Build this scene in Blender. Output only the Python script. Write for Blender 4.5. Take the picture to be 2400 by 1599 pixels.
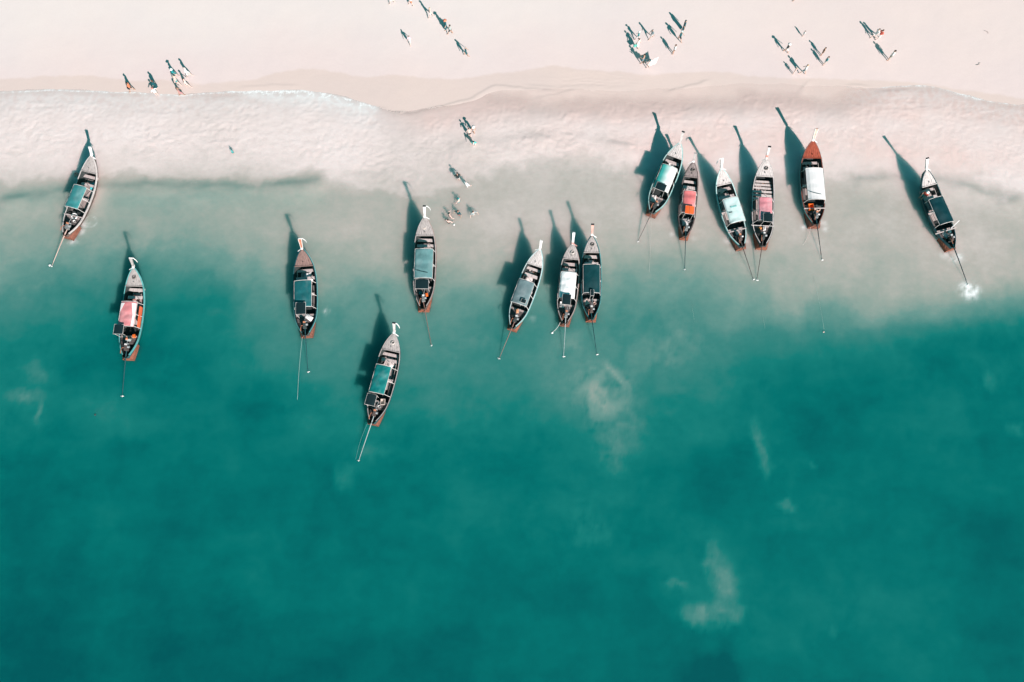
import bpy, bmesh, math, random
import numpy as np
from mathutils import Vector, Matrix

for _o in list(bpy.data.objects):
    bpy.data.objects.remove(_o)
scene = bpy.context.scene
col = scene.collection
random.seed(11)
rng = np.random.default_rng(7)

# ---------------------------------------------------------------- camera, sky, sun, exposure
cam_data = bpy.data.cameras.new('camera')
cam_data.sensor_width = 36.0
cam_data.lens = 28.5
cam_data.clip_start = 0.5
cam_data.clip_end = 9000.0
cam = bpy.data.objects.new('camera', cam_data)
cam.location = (0.0, 0.0, 79.2)
cam.rotation_euler = (math.radians(14.44), 0.0, 0.0)
col.objects.link(cam)
scene.camera = cam

SUN_DIR = Vector((0.82, -1.317, 1.0)).normalized()      # from the ground to the sun
world = bpy.data.worlds.new('World')
scene.world = world
world.use_nodes = True
wn, wl = world.node_tree.nodes, world.node_tree.links
wn.clear()
w_out = wn.new('ShaderNodeOutputWorld')
w_bg = wn.new('ShaderNodeBackground')
w_sky = wn.new('ShaderNodeTexSky')
w_sky.sky_type = 'NISHITA'
w_sky.sun_disc = False
w_sky.sun_elevation = math.asin(SUN_DIR.z)
w_sky.sun_rotation = math.atan2(SUN_DIR.x, SUN_DIR.y)
w_sky.air_density = 1.0
w_sky.dust_density = 1.0
w_sky.ozone_density = 1.0
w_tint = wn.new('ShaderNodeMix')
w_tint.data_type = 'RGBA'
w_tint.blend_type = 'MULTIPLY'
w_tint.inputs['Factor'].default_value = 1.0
w_tint.inputs[7].default_value = (0.20, 1.0, 0.80, 1.0)     # teal tint on the sky's light so shadows turn teal, even over the whole sky
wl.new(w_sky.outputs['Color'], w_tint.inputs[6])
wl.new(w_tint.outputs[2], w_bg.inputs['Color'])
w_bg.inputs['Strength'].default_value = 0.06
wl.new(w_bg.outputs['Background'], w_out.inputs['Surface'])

sun_data = bpy.data.lights.new('sun', 'SUN')
sun_data.energy = 4.6
sun_data.angle = math.radians(0.5)
sun_data.color = (1.0, 0.855, 0.84)
sun = bpy.data.objects.new('sun', sun_data)
sun.rotation_euler = (-SUN_DIR).to_track_quat('-Z', 'Y').to_euler()
sun.location = (60, -80, 80)
col.objects.link(sun)

scene.render.engine = 'CYCLES'
scene.view_settings.view_transform = 'Standard'
scene.view_settings.look = 'None'
scene.view_settings.gamma = 1.0
scene.view_settings.exposure = 0.84
scene.view_settings.use_curve_mapping = False
scene.cycles.use_denoising = True
scene.cycles.max_bounces = 6
scene.cycles.diffuse_bounces = 3
scene.cycles.transparent_max_bounces = 6

# ---------------------------------------------------------------- noise
def _hash(ix, iy, seed):
    h = (ix.astype(np.int64) * 374761393 + iy.astype(np.int64) * 668265263 + seed * 974634777) & 0xFFFFFFFF
    h = ((h ^ (h >> 13)) * 1274126177) & 0xFFFFFFFF
    h = ((h ^ (h >> 16)) * 2246822519) & 0xFFFFFFFF
    return (h ^ (h >> 15)) & 0xFFFFFFFF

def perlin(x, y, seed=0):
    ix, iy = np.floor(x), np.floor(y)
    fx, fy = x - ix, y - iy
    sx, sy = fx * fx * fx * (fx * (fx * 6 - 15) + 10), fy * fy * fy * (fy * (fy * 6 - 15) + 10)
    def g(dx, dy):
        a = _hash(ix + dx, iy + dy, seed) * (2 * math.pi / 4294967296.0)
        return np.cos(a) * (fx - dx) + np.sin(a) * (fy - dy)
    a = g(0, 0) * (1 - sx) + g(1, 0) * sx
    b = g(0, 1) * (1 - sx) + g(1, 1) * sx
    return (a * (1 - sy) + b * sy) * 1.45

def fbm(x, y, f, octs=4, seed=0, gain=0.5):
    out, amp, tot = 0.0, 1.0, 0.0
    for k in range(octs):
        out = out + amp * perlin(x * f + 17.3 * k, y * f - 9.1 * k, seed + k)
        tot += amp
        amp *= gain
        f *= 2.03
    return out / tot

def ridged(x, y, f, octs=3, seed=0):
    out, amp, tot = 0.0, 1.0, 0.0
    for k in range(octs):
        out = out + amp * (1 - np.abs(perlin(x * f + 5.7 * k, y * f + 3.3 * k, seed + k)) * 2)
        tot += amp
        amp *= 0.5
        f *= 2.1
    return out / tot

def sstep(a, b, x):
    t = np.clip((x - a) / (b - a), 0, 1)
    return t * t * (3 - 2 * t)

# ---------------------------------------------------------------- mesh helpers
def mesh_of(name, verts, faces, smooth=False):
    me = bpy.data.meshes.new(name)
    me.from_pydata([tuple(map(float, v)) for v in verts], [], faces)
    bm = bmesh.new()
    bm.from_mesh(me)
    bmesh.ops.recalc_face_normals(bm, faces=bm.faces)
    bm.to_mesh(me)
    bm.free()
    if smooth:
        me.polygons.foreach_set('use_smooth', [True] * len(me.polygons))
    return me

def link(name, me, mat, parent=None):
    o = bpy.data.objects.new(name, me)
    col.objects.link(o)
    if me is not None and mat is not None:
        if not me.materials:
            me.materials.append(None)
        o.material_slots[0].link = 'OBJECT'
        o.material_slots[0].material = mat
    o.parent = parent
    return o

class MB:
    """collects shapes that make up ONE part"""
    def __init__(self):
        self.v, self.f = [], []
    def add(self, v, f):
        n = len(self.v)
        self.v += [tuple(p) for p in v]
        self.f += [tuple(i + n for i in q) for q in f]
        return self
    def box(self, c, s, rz=0.0, rx=0.0, taper=1.0):
        m = Matrix.Rotation(rz, 3, 'Z') @ Matrix.Rotation(rx, 3, 'X')
        p = []
        for z in (-1, 1):
            k = taper if z > 0 else 1.0
            for x, y in ((-1, -1), (1, -1), (1, 1), (-1, 1)):
                q = m @ Vector((x * s[0] / 2 * k, y * s[1] / 2 * k, z * s[2] / 2))
                p.append((c[0] + q.x, c[1] + q.y, c[2] + q.z))
        return self.add(p, [(3, 2, 1, 0), (4, 5, 6, 7), (0, 1, 5, 4), (1, 2, 6, 5), (2, 3, 7, 6), (3, 0, 4, 7)])
    def rings(self, rings, cap=True):
        n = len(rings[0])
        v = [p for r in rings for p in r]
        f = []
        for i in range(len(rings) - 1):
            for j in range(n):
                k = (j + 1) % n
                f.append((i * n + j, i * n + k, (i + 1) * n + k, (i + 1) * n + j))
        if cap:
            f.append(tuple(reversed(range(n))))
            f.append(tuple((len(rings) - 1) * n + j for j in range(n)))
        return self.add(v, f)
    def tube(self, pts, r, n=6):
        pts = [Vector(p) for p in pts]
        rs = r if isinstance(r, (list, tuple)) else [r] * len(pts)
        rings = []
        for i, p in enumerate(pts):
            d = (pts[min(i + 1, len(pts) - 1)] - pts[max(i - 1, 0)]).normalized()
            a = d.orthogonal().normalized() if abs(d.z) > 0.95 else d.cross(Vector((0, 0, 1))).normalized()
            b = d.cross(a).normalized()
            rings.append([tuple(p + (a * math.cos(2 * math.pi * k / n) + b * math.sin(2 * math.pi * k / n)) * rs[i]) for k in range(n)])
        return self.rings(rings)
    def lathe(self, c, prof, n=12, axis='Z'):
        rings = []
        for r, h in prof:
            ring = []
            for k in range(n):
                a = 2 * math.pi * k / n
                if axis == 'Z':
                    q = (r * math.cos(a), r * math.sin(a), h)
                elif axis == 'X':
                    q = (h, r * math.cos(a), r * math.sin(a))
                else:
                    q = (r * math.cos(a), h, r * math.sin(a))
                ring.append((c[0] + q[0], c[1] + q[1], c[2] + q[2]))
            rings.append(ring)
        return self.rings(rings)
    def torus(self, c, R, r, n=18, m=7, squash=1.0):
        rings = []
        for i in range(n):
            a = 2 * math.pi * i / n
            rings.append([(c[0] + (R + r * math.cos(b)) * math.cos(a), c[1] + (R + r * math.cos(b)) * math.sin(a) * squash, c[2] + r * math.sin(b))
                          for b in [2 * math.pi * j / m for j in range(m)]])
        v = [p for q in rings for p in q]
        f = [(i * m + j, i * m + (j + 1) % m, ((i + 1) % n) * m + (j + 1) % m, ((i + 1) % n) * m + j) for i in range(n) for j in range(m)]
        return self.add(v, f)
    def build(self, name, mat, parent=None, smooth=False):
        return link(name, mesh_of(name, self.v, self.f, smooth), mat, parent)

def thing(name, label, cat, loc=(0, 0, 0), rz=0.0, group=None):
    o = bpy.data.objects.new(name, None)
    o.empty_display_size = 0.2
    col.objects.link(o)
    o.location = loc
    o.rotation_euler = (0, 0, rz)
    return tag(o, label, cat, group)

def tag(o, label, cat, group=None, kind=None):
    if label:
        o['label'] = label
    if cat:
        o['category'] = cat
    if group:
        o['group'] = group
    if kind:
        o['kind'] = kind
    return o

# ---------------------------------------------------------------- materials
def new_mat(name):
    m = bpy.data.materials.new(name)
    m.use_nodes = True
    return m, m.node_tree.nodes, m.node_tree.links, m.node_tree.nodes['Principled BSDF']

def varied(name, c, rough=0.6, scale=(3, 3, 3), amount=0.35, bump=0.0, spec=0.3, detail=6, dark=None):
    """a base colour broken up by stretched noise: grain, fading, stains"""
    m, n, l, p = new_mat(name)
    tc = n.new('ShaderNodeTexCoord')
    mp = n.new('ShaderNodeMapping')
    mp.inputs['Scale'].default_value = scale
    nz = n.new('ShaderNodeTexNoise')
    nz.inputs['Scale'].default_value = 1.0
    nz.inputs['Detail'].default_value = detail
    nz.inputs['Roughness'].default_value = 0.62
    rp = n.new('ShaderNodeValToRGB')
    d = dark if dark else tuple(v * (1 - amount) for v in c)
    b = tuple(min(0.9, v * (1 + amount * 0.5)) for v in c)
    rp.color_ramp.elements[0].position = 0.3
    rp.color_ramp.elements[0].color = (*d, 1)
    rp.color_ramp.elements[1].position = 0.68
    rp.color_ramp.elements[1].color = (*b, 1)
    e = rp.color_ramp.elements.new(0.5)
    e.color = (*c, 1)
    l.new(tc.outputs['Object'], mp.inputs['Vector'])
    l.new(mp.outputs['Vector'], nz.inputs['Vector'])
    l.new(nz.outputs['Fac'], rp.inputs['Fac'])
    l.new(rp.outputs['Color'], p.inputs['Base Color'])
    p.inputs['Roughness'].default_value = rough
    p.inputs['Specular IOR Level'].default_value = spec
    if bump:
        bp = n.new('ShaderNodeBump')
        bp.inputs['Strength'].default_value = bump
        bp.inputs['Distance'].default_value = 0.02
        l.new(nz.outputs['Fac'], bp.inputs['Height'])
        l.new(bp.outputs['Normal'], p.inputs['Normal'])
    return m

_mats = {}
def wood(key, c):
    k = ('wood', key)
    if k not in _mats:
        _mats[k] = varied('wood_' + key, c, 0.75, (18, 1.6, 8), 0.5, 0.5, 0.15)
    return _mats[k]
def paint(key, c, rough=0.45):
    k = ('paint', key)
    if k not in _mats:
        _mats[k] = varied('paint_' + key, c, rough, (2.5, 2.5, 4), 0.28, 0.05, 0.3)
    return _mats[k]
def cloth(key, c, amount=0.2):
    k = ('cloth', key)
    if k not in _mats:
        _mats[k] = varied('cloth_' + key, c, 0.62, (1.3, 0.9, 1.5), amount, 0.15, 0.25)
    return _mats[k]
def plain(key, c, rough=0.7):
    k = ('plain', key)
    if k not in _mats:
        _mats[k] = varied('plain_' + key, c, rough, (9, 9, 9), 0.15, 0.0, 0.2, 2)
    return _mats[k]
# ---------------------------------------------------------------- shore, water colours and lines read off image pixels, unprojected to ground (metres)
SHORE = [(-56.1, 48.66), (-50.54, 48.98), (-42.07, 48.56), (-36.43, 48.24), (-29.93, 48.77), (-22.46, 48.87), (-18.67, 48.09), (-14.41, 46.68), (-12.07, 46.06), (-9.3, 46.58), (-4.66, 47.41), (-1.87, 48.77), (4.68, 49.13), (11.69, 48.66), (18.73, 49.13), (25.78, 49.61), (32.8, 49.4), (39.79, 49.13), (45.91, 49.4), (52.63, 47.3), (55.84, 46.99)]
WET = [(-56.35, 50.19), (-49.32, 50.35), (-40.82, 49.92), (-32.81, 49.61), (-30.03, 49.92), (-26.33, 50.67), (-23.56, 51.41), (-19.78, 51.25), (-16.45, 50.45), (-11.74, 50.24), (-4.7, 50.35), (0.94, 51.09), (4.71, 51.62), (10.36, 51.25), (14.11, 50.67), (21.17, 50.93), (30.53, 50.29), (37.54, 49.92), (45.93, 49.56), (55.92, 47.51)]
WATER_TONES = [  # water colour levels estimated by eye at image pixels, resampled on a ground grid
    [2, 2, 2, 1, 1, 2, 3, 4, 4, 4, 5, 6, 5, 5, 7, 7, 7, 7, 7, 7, 7],
    [2, 2, 2, 1, 1, 2, 3, 4, 4, 4, 5, 6, 5, 5, 7, 7, 7, 7, 7, 7, 7],
    [2, 2, 2, 2, 2, 3, 3, 4, 4, 5, 6, 7, 6, 6, 7, 7, 7, 7, 7, 7, 7],
    [3, 3, 3, 2, 2, 3, 4, 5, 5, 5, 7, 8, 8, 8, 8, 7, 7, 7, 7, 7, 7],
    [4, 4, 4, 3, 4, 5, 5, 5, 6, 6, 8, 8, 9, 10, 8, 8, 7, 7, 7, 7, 7],
    [5, 5, 5, 4, 5, 6, 6, 6, 7, 7, 8, 9, 10, 11, 8, 8, 8, 7, 7, 7, 7],
    [6, 6, 6, 6, 7, 7, 7, 7, 7, 8, 8, 9, 10, 10, 8, 8, 8, 7, 7, 7, 7],
    [7, 7, 7, 7, 8, 8, 8, 8, 8, 8, 8, 9, 9, 9, 8, 8, 8, 8, 7, 7, 7],
    [8, 8, 8, 8, 8, 8, 9, 9, 8, 8, 8, 9, 9, 9, 9, 9, 8, 8, 7, 7, 7],
    [8, 8, 8, 8, 8, 8, 9, 9, 9, 8, 8, 10, 9, 8, 9, 9, 9, 8, 7, 7, 7],
    [9, 9, 9, 8, 8, 8, 8, 9, 9, 8, 8, 10, 10, 8, 8, 9, 9, 8, 7, 6, 6],
    [10, 10, 9, 9, 8, 8, 8, 9, 9, 9, 8, 12, 11, 8, 8, 9, 9, 8, 6, 6, 6],
    [13, 13, 12, 10, 9, 9, 9, 10, 12, 12, 11, 16, 15, 9, 8, 9, 9, 8, 7, 6, 6],
    [16, 16, 15, 12, 10, 9, 10, 14, 17, 17, 15, 21, 18, 12, 10, 9, 9, 9, 7, 6, 6],
    [18, 18, 17, 14, 11, 10, 11, 17, 20, 21, 18, 27, 24, 14, 11, 10, 9, 9, 7, 6, 6],
    [18, 18, 16, 12, 10, 11, 13, 19, 22, 23, 22, 28, 27, 21, 14, 11, 10, 9, 7, 6, 6],
    [14, 14, 13, 10, 10, 15, 21, 27, 28, 27, 26, 30, 29, 23, 16, 13, 11, 10, 10, 10, 10],
    [16, 16, 13, 10, 10, 16, 23, 29, 30, 29, 26, 28, 27, 25, 22, 20, 18, 14, 12, 12, 12],
    [20, 20, 16, 11, 10, 15, 23, 29, 32, 32, 30, 30, 29, 28, 30, 32, 32, 27, 21, 16, 16],
    [27, 27, 22, 16, 13, 19, 27, 32, 36, 38, 37, 36, 35, 34, 40, 45, 48, 44, 37, 32, 32],
    [35, 35, 30, 25, 22, 28, 35, 40, 44, 46, 46, 45, 43, 42, 49, 55, 58, 58, 54, 50, 50],
    [43, 43, 39, 36, 33, 38, 43, 49, 52, 54, 56, 55, 54, 53, 57, 60, 63, 64, 63, 61, 61],
    [49, 49, 46, 44, 42, 46, 51, 57, 59, 61, 64, 64, 62, 61, 62, 63, 65, 66, 65, 64, 64],
    [54, 54, 52, 50, 48, 52, 57, 62, 63, 65, 68, 68, 67, 65, 65, 65, 64, 66, 66, 66, 66],
    [59, 59, 57, 55, 54, 56, 59, 62, 64, 67, 70, 70, 69, 68, 66, 65, 64, 68, 69, 68, 68],
    [60, 60, 57, 54, 53, 54, 57, 62, 65, 67, 70, 70, 71, 72, 71, 69, 67, 71, 75, 78, 78],
    [71, 70, 68, 66, 65, 66, 69, 74, 71, 70, 72, 71, 73, 78, 78, 77, 74, 78, 82, 87, 87],
    [82, 82, 81, 80, 78, 80, 82, 86, 79, 76, 77, 76, 78, 84, 85, 85, 82, 85, 89, 92, 93],
    [87, 87, 86, 85, 84, 85, 86, 89, 84, 82, 83, 83, 85, 89, 89, 89, 87, 89, 91, 94, 94],
    [92, 91, 91, 91, 89, 89, 90, 92, 90, 89, 89, 91, 92, 93, 94, 93, 92, 93, 94, 96, 96],
    [92, 92, 92, 91, 90, 90, 91, 92, 91, 90, 90, 91, 93, 94, 94, 94, 92, 93, 94, 96, 96],
    [92, 92, 92, 91, 90, 90, 91, 92, 91, 90, 90, 91, 93, 94, 94, 94, 92, 93, 94, 96, 96],
    [92, 92, 92, 91, 90, 90, 91, 92, 91, 90, 90, 91, 93, 94, 94, 94, 92, 93, 94, 96, 96],
    [92, 92, 92, 91, 90, 90, 91, 92, 91, 90, 90, 91, 93, 94, 94, 94, 92, 93, 94, 95, 96],
    [92, 92, 92, 91, 90, 90, 91, 92, 91, 90, 90, 91, 93, 94, 94, 94, 92, 93, 94, 95, 96],
]
PLUMES = [
    (9.60, 17.38, 26, 1.36, 0.52),
    (9.72, 14.27, 32, 1.77, 0.86),
    (7.61, 14.69, 7, 2.4, 2.60),
    (8.6, 16.0, 9, 2.9, 1.5),
    (11.6, 15.6, 8, 1.6, 1.3),
    (10.6, 12.4, 8, 2.2, 1.6),
    (10.0, 9.2, 9, 1.2, 1.8),
    (13.5, 18.8, 6, 3.0, 1.6),
    (17.0, 20.0, 7, 2.4, 2.2),
    (10.46, 11.30, 12, 2.51, 3.83),
    (19.60, -2.76, 30, 0.88, 2.13),
    (18.69, -5.80, 28, 2.38, 0.83),
    (17.40, -6.18, 14, 1.19, 1.13),
    (24.48, 8.59, 24, 0.50, 1.74),
    (24.27, 11.30, 8, 0.63, 1.27),
    (26.38, 4.11, 12, 0.82, 0.40),
    (7.30, 1.52, 9, 1.83, 1.19),
    (6.94, 3.51, 6, 1.22, 1.61),
    (-48.22, 14.69, 22, 1.44, 0.43),
    (-46.81, 13.20, 20, 0.34, 1.11),
    (-47.72, 17.07, 9, 1.70, 1.09),
    (-15.88, 6.74, 8, 1.03, 1.02),
    (-13.72, 9.21, 9, 1.25, 0.75),
    (47.66, 16.64, 8, 0.60, 0.87),
    (49.83, 11.51, 8, 1.26, 0.34),
    (29.18, 7.77, 9, 0.41, 0.41),
    (15.57, -3.34, 14, 1.40, 0.38),
    (18.98, 0.15, 10, 0.61, 1.77),
    (29.56, -7.30, 6, 0.39, 0.60),
    (-36.66, 9.83, -6, 2.92, 1.17),
    (19.03, -11.70, -9, 2.33, 2.19),
    (19.66, -8.04, -4, 0.79, 2.24),
    (-25.78, 14.48, -5, 2.54, 2.59),
    (22.15, 10.88, -4, 1.25, 2.53),
    (32.63, 23.97, -6, 2.61, 0.91),
    (6.03, 20.37, 8, 1.29, 1.11),
    (-22.00, 27.64, 4, 3.52, 2.81),
]
CREST_A = [(-54.01, 35.34), (-49.62, 36.11), (-45.21, 36.9), (-39.37, 37.19), (-33.94, 37.19), (-28.94, 37.0), (-24.89, 37.19), (-19.92, 37.44)]
CREST_B = [(-6.42, 41.92), (-2.3, 42.28), (2.3, 42.68), (6.9, 42.88), (10.11, 42.43), (13.29, 41.57)]
CREST_C = [(36.28, 37.93), (40.84, 38.18), (44.42, 37.78), (48.42, 37.19), (50.91, 35.72), (54.01, 35.34)]
FOAM_A = [(-56.08, 48.5), (-50.52, 48.82), (-42.06, 48.5), (-36.41, 48.14), (-29.93, 48.71), (-26.19, 48.77), (-22.45, 48.77), (-18.67, 47.98), (-15.82, 47.04), (-14.41, 46.63)]
FOAM_B = [(36.53, 49.29), (41.2, 49.19), (45.93, 49.56), (47.52, 49.13), (49.5, 48.24), (52.63, 47.3), (55.83, 46.94)]
LINE_A = [(-13.0, 46.16), (-11.13, 45.85), (-8.83, 46.52), (-6.52, 47.15), (-4.2, 47.72), (-2.34, 49.4), (0.0, 49.13), (3.27, 48.77), (4.68, 48.66)]
LINE_B = [(16.83, 48.61), (18.72, 49.03), (21.59, 50.03)]
LINE_C = [(31.27, 48.09), (32.09, 49.4), (32.78, 50.24)]
LINE_D = [(-14.56, 46.78), (-12.62, 45.85), (-10.76, 45.75)]
LINE_E = [(36.78, 49.45), (37.95, 49.4), (39.38, 49.19)]
LINE_F = [(39.96, 48.5), (41.61, 48.66), (43.72, 48.71)]
LINE_G = [(2.56, 47.72), (4.2, 48.09), (6.08, 48.56), (7.11, 48.98)]
LINE_H = [(1.41, 49.5), (3.75, 49.13), (5.62, 49.08), (8.43, 49.24), (12.17, 49.03)]
LINE_I = [(16.68, 45.49), (18.57, 46.16), (20.47, 46.89)]
LINE_J = [(-29.95, 48.98), (-27.17, 49.4), (-23.42, 49.34)]
LINE_K = [(42.25, 46.16), (44.65, 46.78), (46.94, 46.52)]
SHORE_X, SHORE_Y = [p[0] for p in SHORE], [p[1] for p in SHORE]
def shore_y(x):
    return np.interp(x, SHORE_X, SHORE_Y)
def smooth_curve(pts, x):
    px, py = [p[0] for p in pts], [p[1] for p in pts]
    out = 0
    for d in (-0.8, -0.4, 0, 0.4, 0.8):
        out = out + np.interp(x + d, px, py)
    return out / 5

def ground_z(x, y):
    """beach rising inland, sea bed falling seaward"""
    x, y = np.asarray(x, float), np.asarray(y, float)
    d = y - smooth_curve(SHORE, x) - 0.25 * fbm(x, y * 0.3, 0.35, 3, 5)
    up = 0.028 * d
    e = -d
    down = -(0.05 * e + 0.0011 * np.maximum(e - 14, 0) ** 2)
    z = np.where(d > 0, np.minimum(up, 2.5 + 0.0 * d), np.maximum(down, -9.0))
    return z

def axis(parts):
    out = []
    for a, b, s in parts:
        n = max(1, int(round((b - a) / s)))
        out += list(np.linspace(a, b, n, endpoint=False))
    out.append(parts[-1][1])
    return np.array(out)

def grid_mesh(name, xs, ys, z):
    nx, ny = len(xs), len(ys)
    X, Y = np.meshgrid(xs, ys)
    co = np.stack([X, Y, z], -1).reshape(-1, 3).astype(np.float32)
    i = np.arange(nx * ny).reshape(ny, nx)
    q = np.stack([i[:-1, :-1], i[:-1, 1:], i[1:, 1:], i[1:, :-1]], -1).reshape(-1, 4)
    me = bpy.data.meshes.new(name)
    me.vertices.add(len(co))
    me.vertices.foreach_set('co', co.ravel())
    me.loops.add(q.size)
    me.loops.foreach_set('vertex_index', q.ravel().astype(np.int32))
    me.polygons.add(len(q))
    me.polygons.foreach_set('loop_start', np.arange(0, q.size, 4, dtype=np.int32))
    me.polygons.foreach_set('use_smooth', np.ones(len(q), bool))
    me.update(calc_edges=True)
    return me

def attr(me, name, a):
    t = me.attributes.new(name, 'FLOAT', 'POINT')
    t.data.foreach_set('value', np.asarray(a, np.float32).ravel())

def band(pts, X, Y):
    """signed distance north of a drawn line, and a window along it"""
    px = [p[0] for p in pts]
    s = Y - smooth_curve(pts, X)
    win = sstep(px[0] - 0.6, px[0] + 0.9, X) * (1 - sstep(px[-1] - 0.9, px[-1] + 0.6, X))
    return s, win

def thin_lines(X, Y):
    h = 0
    wob = 0.22 * fbm(X, Y, 0.9, 4, 61)
    for pts, a in ((LINE_A, 0.035), (LINE_B, 0.035), (LINE_C, 0.03), (LINE_D, 0.03), (LINE_E, 0.03), (LINE_F, 0.03), (LINE_G, 0.025), (LINE_H, 0.02), (LINE_I, 0.025), (LINE_J, 0.02), (LINE_K, 0.025)):
        s, w = band(pts, X, Y)
        s = s + wob
        h = h + a * w * np.exp(-(np.maximum(s, 0) / 0.12) ** 2) * np.exp(-(np.minimum(s, 0) / 0.9) ** 2)
    # backwash wrinkles on the wet sand in the middle of the beach
    w = np.exp(-((X - 9) / 5.0) ** 2 - ((Y - 49.6) / 1.3) ** 2)
    wr = np.abs(perlin(X * 0.22 + 0.4 * perlin(X * 0.5, Y * 0.5, 3), Y * 1.5 + 0.5 * perlin(X * 0.3, Y * 0.3, 9), 77))
    h = h + 0.018 * w * np.exp(-(wr / 0.07) ** 2)
    return h

# ---- beach and sea bed, one sheet out to the horizon
bx = axis([(-2600, -300, 460), (-300, -66, 39), (-66, 66, 0.18), (66, 300, 39), (300, 2600, 460)])
by = axis([(-2600, -200, 480), (-200, -16, 23), (-16, 42, 1.0), (42, 56, 0.12), (56, 66, 0.3), (66, 300, 39), (300, 2600, 460)])
X, Y = np.meshgrid(bx, by)
near = (np.abs(X) < 70) & (Y > 40) & (Y < 68)
Z = ground_z(X, Y)
lines = thin_lines(X, Y) * near
Z = Z + lines + near * np.where(Z > 0.02, 1, 0.3) * (0.012 * fbm(X, Y, 0.5, 4, 21))
wet_d = Y - smooth_curve(WET, X) - 0.55 * fbm(X, Y * 0.4, 0.22, 4, 33) - 0.18 * fbm(X, Y, 0.9, 3, 35)
me = grid_mesh('beach', bx, by, Z)
attr(me, 'wet', 1 - sstep(-0.12, 0.22, wet_d))
attr(me, 'damp', 1 - sstep(-1.0, 9.0, wet_d + 2.5 * fbm(X, Y, 0.12, 3, 39)))
attr(me, 'side', sstep(-10, 45, X))
m, n, l, p = new_mat('sand')
def at_node(name):
    a = n.new('ShaderNodeAttribute')
    a.attribute_name = name
    return a.outputs['Fac']
def mixc(fac, a, b):
    k = n.new('ShaderNodeMix')
    k.data_type = 'RGBA'
    for v, s in ((a, k.inputs[6]), (b, k.inputs[7])):
        if isinstance(v, tuple):
            s.default_value = (*v, 1)
        else:
            l.new(v, s)
    if isinstance(fac, float):
        k.inputs['Factor'].default_value = fac
    else:
        l.new(fac, k.inputs['Factor'])
    return k.outputs[2]
def noise(scale, detail=5, rough=0.6, stretch=None):
    g = n.new('ShaderNodeNewGeometry')
    z = n.new('ShaderNodeTexNoise')
    z.inputs['Scale'].default_value = scale
    z.inputs['Detail'].default_value = detail
    z.inputs['Roughness'].default_value = rough
    if stretch:
        mp = n.new('ShaderNodeMapping')
        mp.inputs['Scale'].default_value = stretch
        l.new(g.outputs['Position'], mp.inputs['Vector'])
        l.new(mp.outputs['Vector'], z.inputs['Vector'])
    else:
        l.new(g.outputs['Position'], z.inputs['Vector'])
    return z.outputs['Fac']
def math_node(op, a, b):
    k = n.new('ShaderNodeMath')
    k.operation = op
    for i, v in enumerate((a, b)):
        if isinstance(v, (int, float)):
            k.inputs[i].default_value = v
        else:
            l.new(v, k.inputs[i])
    return k.outputs[0]
SAND_DRY, SAND_PINK, SAND_WET = (0.605, 0.552, 0.53), (0.60, 0.512, 0.494), (0.56, 0.468, 0.432)
c0 = mixc(at_node('side'), SAND_DRY, (0.605, 0.522, 0.495))
c1 = mixc(at_node('damp'), c0, SAND_PINK)
blot = mixc(noise(0.11, 3), (0.94, 0.95, 0.97), (1.05, 1.03, 1.0))
mult = n.new('ShaderNodeMix')
mult.data_type = 'RGBA'
mult.blend_type = 'MULTIPLY'
mult.inputs['Factor'].default_value = 1.0
c2 = mixc(at_node('wet'), c1, SAND_WET)
l.new(c2, mult.inputs[6])
l.new(blot, mult.inputs[7])
grain = mixc(noise(6.0, 6, 0.75), (0.93, 0.93, 0.93), (1.06, 1.06, 1.06))
mult2 = n.new('ShaderNodeMix')
mult2.data_type = 'RGBA'
mult2.blend_type = 'MULTIPLY'
mult2.inputs['Factor'].default_value = 1.0
l.new(mult.outputs[2], mult2.inputs[6])
l.new(grain, mult2.inputs[7])
l.new(mult2.outputs[2], p.inputs['Base Color'])
p.inputs['Roughness'].default_value = 0.9
p.inputs['Specular IOR Level'].default_value = 0.1
bp = n.new('ShaderNodeBump')
bp.inputs['Strength'].default_value = 0.25
bp.inputs['Distance'].default_value = 0.03
l.new(noise(2.2, 8, 0.7), bp.inputs['Height'])
l.new(bp.outputs['Normal'], p.inputs['Normal'])
beach = link('beach', me, m)
beach['kind'] = 'structure'

# ---- the sea
sx = axis([(-2600, -300, 460), (-300, -66, 39), (-66, 66, 0.17), (66, 300, 39), (300, 2600, 460)])
sy = axis([(-2600, -200, 480), (-200, -16, 23), (-16, 26, 0.35), (26, 53, 0.14), (53, 70, 8.5)])
X, Y = np.meshgrid(sx, sy)
near = (np.abs(X) < 75) & (Y > -22)
CH = np.array(WATER_TONES, float)
def water_tone(x, y):
    gx = np.clip((x + 60) / 6.0, 0, CH.shape[1] - 1.001)
    gy = np.clip((y + 14) / 2.0, 0, CH.shape[0] - 1.001)
    ix, iy = gx.astype(int), gy.astype(int)
    fx, fy = gx - ix, gy - iy
    fx = fx * fx * (3 - 2 * fx)
    a = CH[iy, ix] * (1 - fx) + CH[iy, ix + 1] * fx
    b = CH[iy + 1, ix] * (1 - fx) + CH[iy + 1, ix + 1] * fx
    return a * (1 - fy) + b * fy
w1x, w1y = fbm(X, Y, 0.06, 3, 101), fbm(X, Y, 0.06, 3, 111)
w2x, w2y = fbm(X, Y, 0.22, 4, 121), fbm(X, Y, 0.22, 4, 131)
deep = 1 - sstep(30, 40, Y)
V = water_tone(X + 3.0 * w1x + 1.6 * w2x, Y + (1.6 * w1y + 1.2 * w2y) * (0.35 + 0.65 * deep))
mid = np.clip(V / 25, 0.12, 1) * (0.35 + 0.65 * deep)
V = V + mid * (9.0 * fbm(X * 0.75, Y, 0.10, 4, 141) + 8.0 * fbm(X + 1.5 * w2x, Y + 1.5 * w2y, 0.33, 5, 151, 0.6))
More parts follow.
